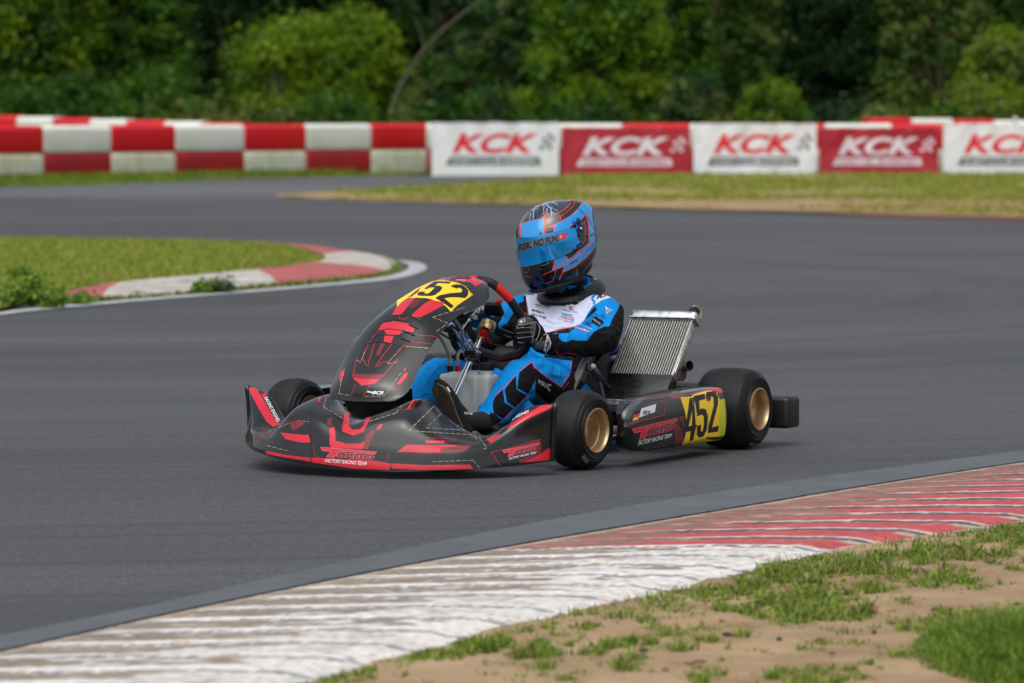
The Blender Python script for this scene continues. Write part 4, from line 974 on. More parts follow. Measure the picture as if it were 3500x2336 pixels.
# ---- neck brace
bm=bmesh.new(); n=56; rows=[]
for k in range(n):
    t=2*math.pi*k/n; c,s=math.cos(t),math.sin(t); f=(1+c)/2   # f=1 front
    rx_,ry_=.112,.095
    ctr=V((-.957+rx_*c,.004+ry_*s,.547+.028*(-c)+.004*math.cos(2*t))); o=V((c/rx_,s/ry_,0)).normalized()
    w=.021+.006*f; h=.0095+.006*f; tl_=V((0,0,1))*.9+o*(-.25); tl_.normalize()
    r=[]
    for a in range(14):
        q=2*math.pi*a/14; ca,sa=math.cos(q),math.sin(q); ca=math.copysign(abs(ca)**.45,ca); sa=math.copysign(abs(sa)**.45,sa)
        r.append(ctr+(o+V((0,0,-.45))).normalized()*w*ca+tl_*h*sa)
    rows.append(r)
addgrid(bm,rows,cu=True,cv=True,flip=True); bmesh.ops.recalc_face_normals(bm,faces=bm.faces[:])
# lower pad at the chest
rows=[]
for k in range(15):
    t=R(-62+124*k/14); c,s=math.cos(t),math.sin(t); ctr=V((-.955+.120*c,.0+.10*s,.506)); r=[]
    for a in range(10):
        q=2*math.pi*a/10; r.append(ctr+V((c,s,0))*.013*math.cos(q)+V((0,0,1))*.016*math.sin(q))
    rows.append(r)
vs,_=addgrid(bm,rows,cu=True,flip=True); bm.faces.new(vs[0]); bm.faces.new(vs[-1][::-1])
d=Dec(bm,.0008)
L2=lambda p,w,m=1:d.line('7',p,w,m,step=4)
L2([(915,275),(940,245),(1010,225),(1110,215),(1170,185),(1200,205),(1320,195),(1200,222),(1160,240),(1140,275),(1090,240),(1000,260),(925,285),(915,275)],2.2)
d.poly('7',[(1610,45),(1640,15),(1740,-20),(1880,-20),(1890,5),(1740,40),(1640,75)],1)
plink('neck_brace',bm,[m_brace,m_prg],smooth=50)
# ---- helmet
Rv=tow((1,0,0)); Uv=tow((0,sp_,cp_)); Tv=tow((0,-cp_,sp_))   # right, up, towards the camera
def cv(a,b,c): return (Rv*a+Uv*b+Tv*c).normalized()
HF=cv(-.74,-.28,.60); HL=cv(.64,.055,.76); HL=(HL-HF*HL.dot(HF)).normalized(); HU=HF.cross(HL)
HC=KP('0',700,700,'y',0)
helm=empty('helmet',HC-V((PX,0,0)),0,person); HMx=basis(HF,HL,HU)
PR=[(.1335,0,.012,.012,0),(.132,-.004,.040,.034,0),(.122,-.006,.074,.065,0),(.104,-.006,.102,.091,0),(.078,-.004,.124,.110,0),(.045,-.002,.139,.122,0),(.01,0,.1445,.1265,0),(-.03,.003,.1455,.1265,0),(-.065,.008,.1435,.124,.1),(-.095,.013,.138,.118,.3),(-.120,.018,.129,.109,.45),(-.138,.020,.117,.098,.55),(-.146,.020,.108,.090,.58),(-.145,.020,.098,.082,.58)]
def helm_pt(zi,t,off=0):
    z,cx,a,b,sh=zi; c,s=math.cos(t),math.sin(t); k=.92
    x=math.copysign(abs(c)**k,c)*(a+off); y=math.copysign(abs(s)**k,s)*(b+off)
    if c>0 and z<-.03: # chin bar comes to a blunter point
        w=min(1,(-.03-z)/.06); x+=.010*w*c**3; y*=1-.05*w*c*c
    dz=-sh*(x)*.55 if x<0 else -sh*x*.05
    return V((cx+x,y,z+dz+off*0))
def sec(z):
    zs=[p[0] for p in PR][::-1]; return tuple([z]+[float(np.interp(z,zs,[p[i] for p in PR][::-1])) for i in range(1,5)])
n=96
PRs=[]
cr=crom([V((p[0],p[1],p[2])) for p in PR],4); cr2=crom([V((p[3],p[4],0)) for p in PR],4)
PRs=[(a.x,a.y,a.z,b.x,b.y) for a,b in zip(cr,cr2)]
bm=bmesh.new(); rows=[[HC+HMx@helm_pt(p,2*math.pi*k/n) for k in range(n)] for p in PRs]
vs,_=addgrid(bm,rows,cu=True,flip=True); bm.faces.new(vs[0])
# rear wing moulded on top of the shell, chin vents
def hp(x,y,z): return HC+HMx@V((x,y,z))
wr=[]
for i in range(13):
    z=.122-.135*i/12; k=math.sin(math.pi*min(1,i/12))**.8; o=.002+.021*math.exp(-((z-.085)/.035)**2)
    wr.append([HC+HMx@helm_pt(sec(z),R(112)+R(136)*j/24,.0015+o*min(1,math.sin(math.pi*j/24)*1.6)) for j in range(25)])
wr.insert(0,[HC+HMx@helm_pt(sec(.122),R(112)+R(136)*j/24,-.006) for j in range(25)]); wr.append([HC+HMx@helm_pt(sec(-.02),R(112)+R(136)*j/24,-.006) for j in range(25)])
addgrid(bm,wr)
for f in bm.faces:
    c=HMx.inverted()@(f.calc_center_median()-HC)
    if c.z<-.115: f.material_index=1
bmesh.ops.recalc_face_normals(bm,faces=bm.faces[:])
Zh=[(2,'0',[(60,470),(195,458),(250,435),(340,408),(480,388),(505,372),(522,348),(548,280),(566,238),(620,60),(400,60),(200,250)]),
(1,'0',[(566,238),(548,280),(520,350),(512,640),(530,660),(664,625),(656,505),(548,517),(660,475),(770,425),(900,355),(960,305),(1028,235),(1095,140),(1060,60),(620,60)]),
(2,'0',[(566,238),(545,330),(548,420),(555,395),(640,350),(790,270),(870,215),(915,150),(880,60),(620,60)]),
(1,'0',[(100,480),(160,470),(175,620),(182,760),(100,760)]),
(1,'0',[(885,545),(905,495),(985,455),(1060,400),(1135,328),(1170,420),(1184,500),(1192,745),(1130,800),(1020,880),(960,935),(860,1010),(800,960),(800,700)]),
(1,'0',[(100,1060),(450,1040),(690,965),(682,1010),(640,1160),(700,1142),(815,1085),(790,1195),(900,1140),(1000,1085),(1150,960),(1290,805),(1340,900),(1240,1100),(500,1520),(100,1500)]),
(0,'0',[(695,985),(820,915),(865,960),(880,985),(870,1005),(760,1070),(690,1110),(672,1090)]),
]
paint(bm,Zh)
d=Dec(bm,.0006)
H=lambda p,w,m=3,**k:d.line('0',p,w*.72,m,step=3,**k)
H([(195,458),(250,435),(340,408),(480,388),(510,368),(530,330),(566,238)],2.4); H([(566,238),(535,330),(522,420),(515,520),(512,650)],5)
H([(528,650),(532,540),(545,420),(556,392),(700,315),(800,265),(870,215),(918,150)],3)
H([(532,640),(537,540),(548,430),(556,395)],3.5)
H([(550,517),(600,500),(660,475),(770,425),(900,352),(960,300),(1028,235),(1095,140)],2.6); H([(552,517),(640,505),(672,508),(680,540),(668,618)],4)
H([(770,425),(770,350),(820,310),(900,250),(960,190),(975,135)],2.2)
H([(885,545),(900,505),(985,460),(1060,405),(1135,330),(1175,285)],2.4); H([(1140,335),(1172,410),(1184,500),(1192,740),(1130,800),(1005,885)],4)
H([(1015,520),(1070,480),(1120,440),(1142,415)],2); H([(1118,445),(1132,560),(1135,700),(1080,770),(975,835)],2)
H([(195,458),(172,480),(172,600),(182,740)],3.5); H([(150,480),(160,620),(168,740)],2)
H([(690,972),(672,1060),(640,1160)],4.5); H([(505,1222),(600,1180),(700,1142),(820,1085),(940,1010),(1100,880),(1275,690)],3)
H([(820,1090),(790,1195),(745,1292)],4.5); H([(700,1145),(672,1250),(650,1310),(540,1352)],2.4); H([(790,1195),(900,1140),(1000,1085),(1150,960),(1280,810)],2.6)
H([(690,1112),(770,1075),(880,1005),(872,955)],2); H([(880,985),(960,945),(1060,900)],2); H([(255,1240),(340,1262)],1.6); H([(360,1380),(430,1385)],1.6); H([(1230,650),(1272,610)],2); H([(1195,340),(1240,300)],1.6)
H([(880,120),(940,170),(1040,240),(1130,320),(1190,390),(1245,500),(1262,560)],2.6,4)
H([(1075,80),(1098,140)],2.4,4)
# lightning on the crown
for p,w in (([(520,150),(470,165),(420,200),(385,235),(365,270),(360,330),(368,385)],2.4),([(520,150),(518,180),(522,215),(515,250),(520,290),(500,320)],1.7),([(520,150),(570,185),(590,215),(625,235),(630,275),(625,340)],2.4),([(628,275),(650,290),(668,318)],1.5),([(590,200),(640,225),(690,250),(725,275)],1.2),([(385,235),(350,280),(320,320),(305,390)],1.3),([(520,150),(600,135),(680,150),(720,180)],1.5),([(420,200),(360,215),(300,255)],1.2),([(560,230),(575,260),(570,300),(580,340)],1.2),([(470,165),(440,210),(420,240)],1.2)):
    H(p,w*1.7,6,off=.0005); H(p,w*.7,5,off=.0009)
for x,y in ((298,265),(345,290),(468,220),(690,218),(388,375),(258,408),(468,605),(190,672)):
    d.poly('0',[(x+15*math.cos(q/8*6.283),y+17*math.sin(q/8*6.283)) for q in range(8)],4,off=.0010)
    d.poly('0',[(x+8*math.cos(q/8*6.283),y+9*math.sin(q/8*6.283)) for q in range(8)],4,off=.0014)
d.text('0','MIRAÇ',[(908,1045),(1030,972),(1026,1012),(893,1092)],4,bold=.02,shear=.1,nx=20,ny=8)
xfm=Matrix.Translation(-HC)
xf(bm,xfm); shell=link('helmet_shell',bm,[m_hblue,m_hblk,m_hcap,m_hred,m_ink,m_hlt,m_hlt2],helm,smooth=60)
# chin vents
bm=bmesh.new()
def onh(f,x,y,off=.0):
    bv=SHB; h=bv.ray_cast(O-HC,kray(*sp(f,x,y)).normalized()); return h[0]+h[1]*off
SHB=BVHTree.FromPolygons([v.co[:] for v in shell.data.vertices],[p.vertices[:] for p in shell.data.polygons if p.material_index!=4])
for pts,r in (([(455,1075),(460,1145),(540,1120),(625,1060),(620,1030)],.0028),([(290,1105),(300,1180),(240,1185),(205,1150)],.0025),([(470,1090),(540,1070),(610,1035)],.002)):
    bm=bmesh.new(); tube(bm,[onh('0',x,y,.001) for x,y in pts],r,8,4); link('chin_vent',bm,m_hblk,helm)
bm=bmesh.new()
q=[onh('0',x,y,.004) for x,y in ((345,1205),(470,1190),(545,1355),(385,1380))]; q2=[onh('0',x,y,-.002) for x,y in ((335,1195),(480,1180),(560,1365),(375,1392))]
a=[bm.verts.new(p) for p in q]; b=[bm.verts.new(p) for p in q2]; bm.faces.new(a); [bm.faces.new((a[i],b[i],b[(i+1)%4],a[(i+1)%4])) for i in range(4)]
bmesh.ops.recalc_face_normals(bm,faces=bm.faces[:]); bmesh.ops.bevel(bm,geom=bm.edges[:],offset=.0015,segments=2,affect='EDGES')
link('chin_plate',bm,mat('chin_mesh',sc_(26,32,52),rough=.25,coat=.5),helm)
bm=bmesh.new(); rr_=[HMx@helm_pt(sec(-.141),2*math.pi*k/48,.002) for k in range(48)]; tube(bm,rr_,.0065,8,1,closed=True,caps=False); link('rim_trim',bm,m_mblk,helm)
bm=bmesh.new(); vs,_=addgrid(bm,[[HMx@helm_pt(sec(-.144),2*math.pi*k/48,-.006) for k in range(48)],[HMx@helm_pt(sec(-.10),2*math.pi*k/48,-.03) for k in range(48)]],cu=True); bm.faces.new(vs[1]); link('lining',bm,m_mblk,helm)
# visor in helmet coordinates
def vz(t):   # t angle from the front
    a=abs(t)/R(88)
    top=.047-.004*a*a; bot=-.052+.012*a+.012*a**6
    if a>.86: k=(a-.86)/.14; bot+=.018*k*k; top-=.010*k*k
    return top,bot
def hsurf(t,z,off): 
    p=helm_pt(sec(z),t,off); return HMx@p
bm=bmesh.new(); nn=72; rows=[]
for i in range(nn+1):
    t=R(-88)+R(176)*i/nn; tp,bt=vz(t); rows.append([hsurf(t,bt+(tp-bt)*j/14,.0040) for j in range(15)])
addgrid(bm,rows); bmesh.ops.recalc_face_normals(bm,faces=bm.faces[:])
bm.normal_update()
if sum(f.normal.dot(f.calc_center_median()) for f in bm.faces)<0: bmesh.ops.reverse_faces(bm,faces=bm.faces[:])
xf(bm,Matrix.Translation(HC)); solid(bm,.0025)
d=Dec(bm,.0007)
xx=[(120,765),(200,742),(330,712),(470,675),(600,642),(740,608),(850,580),(876,585),(874,620),(855,660),(820,690),(700,722),(560,758),(420,800),(280,845),(150,880),(130,850)]
d.poly('0',xx,1)
d.text('0','RISK. NO FUN.',[(150,762),(740,616),(740,722),(142,866)],2,bold=.035,nx=20,ny=5,off=.0012)
d.poly('0',[(735,625),(845,600),(855,665),(752,698)],3,off=.0012)
mo=[]; 
for k in range(12): 
    t=R(40+k*25.5); mo.append((775+19*math.cos(t),652+21*math.sin(t)))
inn=[(780+15*math.cos(R(40+k*25.5)),651+17*math.sin(R(40+k*25.5))) for k in range(12)][::-1]
d.poly('0',mo+inn,4,off=.0018); st=[]
for k in range(10): r=8 if k%2==0 else 3.3; st.append((800+r*math.cos(R(-90+36*k)),648+r*1.1*math.sin(R(-90+36*k))))
d.poly('0',st,4,off=.0018)
xf(bm,xfm); vis=link('visor',bm,[m_visor,m_vstrip,m_ink,m_flagr,m_white],helm,smooth=50)
# pivots
for s in (1,-1):
    bm=bmesh.new()
    def disc(x,z,r,h,mi,r2=None):
        y=.1275*s; p=HMx@V((x,y,z)); nrm=HMx@V((0,s,0)); cyl(bm,p-nrm*.006,p+nrm*h,r,20,mi,r2=r2,bev=.0012)
    disc(-.010,.052,.016,.004,0); disc(-.010,.052,.0085,.0065,1); disc(-.012,.030,.0165,.004,0); disc(-.013,.028,.011,.0075,1); disc(-.014,.028,.0045,.009,2); disc(.001,.010,.008,.006,1); disc(.004,-.022,.012,.004,0); disc(.004,-.022,.006,.006,1); disc(-.038,-.006,.004,.003,1)
    link('visor_pivot',bm,[m_piv,m_ink,m_chr],helm,smooth=40)
# ---- gloves
def hand(sgn):
    """sgn=+1: driver's left hand. Built round the wheel rim at the grip"""
    bm=bmesh.new()
    if sgn>0:
        g=lambda x,y,dy: KP('7',x,y,'y',dy)
        # palm / back of the hand to the wrist
        rings(bm,limb([g(600,830,.150),g(640,930,.158),g(690,1040,.165),g(730,1130,.168),g(790,1200,.168)],[.026,.034,.036,.033,.030],.8,ref=HL),n=20)
        rings(bm,limb([g(740,1140,.168),g(830,1180,.172),g(930,1190,.178)],[.031,.0345,.0365],1,ref=HL),n=20)
        for k,(y0,y1,dx) in enumerate(((865,830,0),(945,930,-8),(1030,1030,-6),(1105,1115,8))):
            rr=.0125-.0006*k
            rings(bm,limb([g(640,y0,.168),g(540,y0-8,.180),g(420+dx,y1+14,.176),g(365+dx,y1+40,.160),g(372+dx,y1+48,.140),g(430,y1+50,.128)],[rr+.002,rr+.001,rr,rr*.97,rr*.93,rr*.85],ref=V((0,0,1))),n=14)
        rings(bm,limb([g(690,960,.160),g(650,820,.165),g(590,745,.170),g(490,755,.172),g(400,800,.166)],[.021,.018,.0155,.0145,.013]),n=14)
        rings(bm,limb([g(350,800,.14),g(290,790,.135),g(255,785,.13)],[.012,.010,.008]),n=12)
    else:
        c=V((-.385,-.135,.46)); w=V((-.50,-.19,.41))
        rings(bm,limb([w,w.lerp(c,.5),c+V((-.03,-.02,0))],[.032,.036,.034],.8),n=18)
        for k in range(4):
            z=.045-.026*k
            rings(bm,limb([c+V((-.035,-.02,z*.8)),c+V((-.01,-.045,z)),c+V((.018,-.022,z)),c+V((.02,.005,z)),c+V((.0,.02,z))],[.014,.013,.012,.011,.010]),n=12)
        rings(bm,limb([c+V((-.03,0,.04)),c+V((-.025,.02,.05)),c+V((.0,.022,.055)),c+V((.02,.01,.055))],[.016,.015,.014,.012]),n=12)
    b=voxel(bm,.0026,2)
    for v in b.verts:
        pass
    b.normal_update()
    for v,o in [(v,v.normal*.0012*noise.noise(v.co*60)) for v in b.verts]: v.co+=o
    return b
b=hand(1)
paint(b,[(1,'7',[(360,790),(375,745),(480,705),(560,700),(640,735),(680,790),(660,805),(560,790),(440,830),(380,850)]),
 (1,'7',[(560,860),(650,800),(675,900),(660,1010),(610,1060),(600,960)]),(1,'7',[(600,1130),(700,1090),(740,1180),(800,1120),(850,1110),(870,1180),(790,1290),(680,1290),(620,1230)])])
d=Dec(b,.0009)
for p in ([(345,905),(420,890),(560,885),(665,890)],[(350,990),(450,975),(580,965),(640,975)],[(360,1075),(450,1065),(590,1050),(640,1045)],[(375,1150),(480,1165),(590,1150),(630,1160)],[(345,905),(352,860),(385,840),(450,845),(640,800),(680,790)],[(665,800),(670,900),(655,1000),(630,1060),(625,1160)],[(680,780),(740,850),(760,920),(740,1010),(690,1120)],[(700,1190),(760,1130),(800,1060)]):
    d.line('7',p,1.3,2,step=3)
d.text('7','S',[(395,770),(440,750),(455,800),(405,820)],2,bold=.03); d.poly('7',[(470,740),(482,736),(492,780),(480,784)],2)
d.line('7',[(825,1020),(860,1005),(900,1030),(950,1160),(935,1240),(860,1340),(820,1390)],2.2,3,step=3); d.line('7',[(880,1040),(925,1160),(905,1240),(850,1310)],1.2,3,step=3)
d.text('7','sparco',[(820,1310),(905,1050),(860,1030),(880,1060)],3); 
d.text('7','sparco',[(818,1300),(880,1045),(920,1075),(862,1328)],3,bold=.02,off=.0012)
plink('glove',b,[m_glove,m_glg,m_prg,m_white],smooth=180)
plink('glove',hand(-1),m_glove,smooth=180)
# ---- shoes
def shoe(sgn):
    if sgn>0: hl,toe,ank=V((.075,.150,.088)),KP('2',408,866,'y',.122),V((-.075,.156,.142))
    else: hl,toe,ank=V((.11,-.125,.07)),V((.20,-.12,.27)),V((-.01,-.125,.150))
    ax_=(toe-hl).normalized(); side=V((0,1,0)); nrm=side.cross(ax_).normalized()
    if nrm.x>0: nrm=-nrm            # points to the ankle side
    L_=(toe-hl).length; bm=bmesh.new()
    st=[]
    for t,w,h in ((.02,.022,.028),(.12,.027,.036),(.3,.028,.040),(.5,.028,.031),(.72,.030,.025),(.9,.026,.019),(1.0,.018,.014)):
        st.append((hl+ax_*L_*t+nrm*(h*.9),side*w,nrm*h))
    rings(bm,st,n=20); rings(bm,[(hl+ax_*.06+nrm*.03,side*.03,ax_*.045),((hl+ax_*.05).lerp(ank,.55)+nrm*.012,side*.034,ax_*.038),(ank,side*.036,(V((0,0,1))+V((.4,0,0))).normalized()*.036)],n=20)
    b=voxel(bm,.003,3); n0=len(b.faces)
    # sole
    pts=[]; 
    for t in np.linspace(0,1,17):
        w=float(np.interp(t,[0,.08,.25,.5,.72,.88,.96,1],[.009,.019,.023,.024,.031,.028,.018,.006])); pts.append((L_*(t*1.04-.02),w))
    ol=[(x,w) for x,w in pts]+[(x,-w) for x,w in pts[::-1]]
    M=basis(ax_,side,nrm); M.translation=hl-nrm*.006
    prism(b,ol,.010,M,1)
    bmesh.ops.recalc_face_normals(b,faces=b.faces[n0:])
    if sgn>0:
        d=Dec(b,.0008)
        d.text('2','S',[(378,880),(412,876),(416,925),(382,930)],2,bold=.03); d.poly('2',[(376,940),(414,936),(415,946),(377,950)],2)
        d.text('2','sparco',[(600,1062),(660,1072),(655,1090),(596,1082)],3,bold=.02); d.line('2',[(478,888),(495,918)],5,3)
    return b
for s in (1,-1): plink('shoe',shoe(s),[m_shoe,m_sole,m_sprint,m_white],smooth=50)
bm=bmesh.new(); rings(bm,limb([(-.105,.157,.160),(-.075,.156,.142),(-.06,.155,.128)],[.038,.037,.036]),n=20); plink('sock',bm,m_glove)
bm=bmesh.new(); rings(bm,limb([(-.06,-.13,.17),(-.02,-.125,.155),(.0,-.125,.145)],[.038,.037,.036]),n=20); plink('sock',bm,m_glove)
# ================================================================ THE SETTING
from mathutils.geometry import tessellate_polygon
def leafmat(name,c1,c2,rough=.55,trl=.25):
    m=bpy.data.materials.new(name); m.use_nodes=True; n=m.node_tree; p=n.nodes['Principled BSDF']; out=n.nodes['Material Output']
    g=n.nodes.new('ShaderNodeNewGeometry'); r=n.nodes.new('ShaderNodeValToRGB'); n.links.new(g.outputs['Random Per Island'],r.inputs[0])
    r.color_ramp.elements[0].color=(*c1,1); r.color_ramp.elements[1].color=(*c2,1)
    n.links.new(r.outputs[0],p.inputs['Base Color']); p.inputs['Roughness'].default_value=rough; p.inputs['Specular IOR Level'].default_value=.25
    t=n.nodes.new('ShaderNodeBsdfTranslucent'); n.links.new(r.outputs[0],t.inputs[0]); mx=n.nodes.new('ShaderNodeMixShader'); mx.inputs[0].default_value=trl
    n.links.new(p.outputs[0],mx.inputs[1]); n.links.new(t.outputs[0],mx.inputs[2]); n.links.new(mx.outputs[0],out.inputs[0])
    return m
def quadmesh(name,Vt,mats,parent=None,mi=None,smooth=False,**k):
    """Vt (N,4,3)"""
    N=len(Vt); me=bpy.data.meshes.new(name); nv=Vt.shape[1]
    me.vertices.add(N*nv); me.vertices.foreach_set('co',Vt.reshape(-1).astype(np.float32))
    me.loops.add(N*nv); me.loops.foreach_set('vertex_index',np.arange(N*nv,dtype=np.int32))
    me.polygons.add(N); me.polygons.foreach_set('loop_start',np.arange(0,N*nv,nv,dtype=np.int32)); me.polygons.foreach_set('loop_total',np.full(N,nv,dtype=np.int32))
    for m in (mats if isinstance(mats,(list,tuple)) else [mats]): me.materials.append(m)
    if mi is not None: me.polygons.foreach_set('material_index',mi.astype(np.int32))
    me.update(calc_edges=True); me.validate()
    o=bpy.data.objects.new(name,me); C.objects.link(o)
    if parent: o.parent=parent
    return props(o,**k)
def leaves(cent,rad,n,size,up=.5,flat=.8):
    """n leaf-sized faces about each clump centre"""
    K=len(cent); c=np.repeat(np.asarray(cent,float),n,0); r=np.repeat(np.asarray(rad,float),n)[:,None]
    N=len(c); d=RNG.normal(size=(N,3)); d/=np.linalg.norm(d,axis=1)[:,None]; d*=np.minimum(1.9,np.abs(RNG.normal(size=(N,1)))*.62+.12); d[:,2]*=flat
    p=c+d*r
    nm=RNG.normal(size=(N,3))*.7+d*.8; nm[:,2]+=up; nm/=np.linalg.norm(nm,axis=1)[:,None]
    a=np.cross(nm,RNG.normal(size=(N,3))); a/=np.linalg.norm(a,axis=1)[:,None]; b=np.cross(nm,a)
    s=size*(.6+.8*RNG.random((N,1))); a*=s; b*=s*.55
    return np.stack([p-a,p-b*1.0,p+a,p+b],1)
def inpoly_np(x,y,P):
    r=np.zeros(len(x),bool); j=len(P)-1
    for i in range(len(P)):
        xi,yi=P[i][0],P[i][1]; xj,yj=P[j][0],P[j][1]
        c=((yi>y)!=(yj>y))&(x<(xj-xi)*(y-yi)/((yj-yi)+1e-12)+xi); r^=c; j=i
    return r
def blades(x,y,z,h,w,lean=.5):
    N=len(x); a=RNG.random(N)*2*np.pi; L=lean*RNG.random(N)**.7; b=RNG.random(N)*2*np.pi
    base=np.stack([x,y,z],1); wd=np.stack([np.cos(a),np.sin(a),0*a],1)*w[:,None]*.5
    ld=np.stack([np.cos(b),np.sin(b),0*b],1)
    mid=base+ld*(h*L*.35)[:,None]+np.array([0,0,1])*(h*.55)[:,None]; tip=base+ld*(h*L)[:,None]+np.array([0,0,1])*(h*(1-.35*L))[:,None]
    q1=np.stack([base-wd,base+wd,mid+wd*.8,mid-wd*.8],1); q2=np.stack([mid-wd*.8,mid+wd*.8,tip+wd*.15,tip-wd*.15],1)
    return np.concatenate([q1,q2],0)
def rough_edge(P,step=.25,amp=.04,seed=0):
    out=[]
    for i in range(len(P)):
        a,b=V(P[i]),V(P[(i+1)%len(P)]); L=(b-a).length; n=max(1,min(400,int(L/step)))
        for k in range(n):
            p=a.lerp(b,k/n); q=noise.noise_vector(V((p.x*1.7+seed,p.y*1.7,seed)))+noise.noise_vector(V((p.x*7+seed,p.y*7,seed)))*.5; out.append((p.x+q.x*amp,p.y+q.y*amp,a.z if abs(a.z-b.z)<1e-9 else p.z))
    return out
def sheet(name,P,m,z=None,kind='structure',**k):
    bm=bmesh.new(); P3=[V((p[0],p[1],p[2] if z is None else z)) for p in P]; vs=[bm.verts.new(p) for p in P3]
    for t in tessellate_polygon([P3]): bm.faces.new([vs[i] for i in t])
    bm.normal_update()
    for f in bm.faces:
        if f.normal.z<0: f.normal_flip()
    return link(name,bm,m,smooth=0,kind=kind,**k)
# ---- ground materials
def asphalt(name,base,k=1,streak=.35,warm=0):
    m=bpy.data.materials.new(name); m.use_nodes=True; n=m.node_tree; p=n.nodes['Principled BSDF']; L=n.links.new
    tc=n.nodes.new('ShaderNodeTexCoord')
    def no(scale,det,st=(1,1,1),rough=.6,typ='ShaderNodeTexNoise'):
        mp=n.nodes.new('ShaderNodeMapping'); mp.inputs['Scale'].default_value=st; L(tc.outputs['Object'],mp.inputs[0])
        t=n.nodes.new(typ); t.inputs['Scale'].default_value=scale
        if 'Detail' in t.inputs: t.inputs['Detail'].default_value=det
        if 'Roughness' in t.inputs: t.inputs['Roughness'].default_value=rough
        L(mp.outputs[0],t.inputs['Vector']); return t
    fine=no(230,4); grain=no(75,4,rough=.75); big=no(.55,4,(.22,1,1)); big2=no(.16,3,(.5,1.3,1)); spk=no(140,0,typ='ShaderNodeTexVoronoi')
    def ramp(src,a,b,p0,p1):
        r=n.nodes.new('ShaderNodeValToRGB'); r.color_ramp.elements[0].position=p0; r.color_ramp.elements[1].position=p1
        r.color_ramp.elements[0].color=(a,a,a,1); r.color_ramp.elements[1].color=(b,b,b,1); L(src,r.inputs[0]); return r.outputs[0]
    def mul(a,b):
        x=n.nodes.new('ShaderNodeMix'); x.data_type='RGBA'; x.blend_type='MULTIPLY'; x.inputs[0].default_value=1; L(a,x.inputs[6]); L(b,x.inputs[7]); return x.outputs[2]
    rgb=n.nodes.new('ShaderNodeRGB'); rgb.outputs[0].default_value=(*base,1)
    c=mul(rgb.outputs[0],ramp(grain.outputs[0],.35,1.65,.3,.7)); md=no(22,4,rough=.7); c=mul(c,ramp(md.outputs[0],.84,1.16,.35,.65)); c=mul(c,ramp(big.outputs[0],1-streak,1+streak*.6,.32,.68)); c=mul(c,ramp(big2.outputs[0],.85,1.12,.35,.65))
    # rubber laid down along the racing line round the bend
    mp=n.nodes.new('ShaderNodeVectorMath'); mp.operation='SUBTRACT'; L(tc.outputs['Object'],mp.inputs[0]); mp.inputs[1].default_value=(-4.5,29,0)
    sx=n.nodes.new('ShaderNodeSeparateXYZ'); L(mp.outputs[0],sx.inputs[0]); ln=n.nodes.new('ShaderNodeVectorMath'); ln.operation='LENGTH'; L(mp.outputs[0],ln.inputs[0])
    an=n.nodes.new('ShaderNodeMath'); an.operation='ARCTAN2'; L(sx.outputs[1],an.inputs[0]); L(sx.outputs[0],an.inputs[1])
    cx=n.nodes.new('ShaderNodeCombineXYZ'); L(ln.outputs['Value'],cx.inputs[0]); L(an.outputs[0],cx.inputs[1])
    for sc,st,lo_,hi_,a_,b_ in ((1.0,(1.1,.9,1),.40,.66,1.05,.83),(1.0,(6,.7,1),.50,.68,1.03,.78)):
        m2=n.nodes.new('ShaderNodeMapping'); m2.inputs['Scale'].default_value=st; L(cx.outputs[0],m2.inputs[0]); t9=n.nodes.new('ShaderNodeTexNoise'); t9.inputs['Scale'].default_value=sc; t9.inputs['Detail'].default_value=4; L(m2.outputs[0],t9.inputs['Vector'])
        c=mul(c,ramp(t9.outputs[0],a_,b_,lo_,hi_))
    # pale stones in the binder
    s=ramp(spk.outputs['Distance'],1,0,.10,.2); mx=n.nodes.new('ShaderNodeMix'); mx.data_type='RGBA'; 
    w=n.nodes.new('ShaderNodeMath'); w.operation='MULTIPLY'; L(s,w.inputs[0]); gate=ramp(fine.outputs[0],0,.8,.56,.66); L(gate,w.inputs[1])
    L(w.outputs[0],mx.inputs[0]); L(c,mx.inputs[6]); mx.inputs[7].default_value=(.30,.30,.31,1); L(mx.outputs[2],p.inputs['Base Color'])
    p.inputs['Roughness'].default_value=.72; p.inputs['Specular IOR Level'].default_value=.45
    b=n.nodes.new('ShaderNodeBump'); b.inputs['Strength'].default_value=.7; b.inputs['Distance'].default_value=.004; L(grain.outputs[0],b.inputs['Height']); L(b.outputs[0],p.inputs['Normal'])
    return m
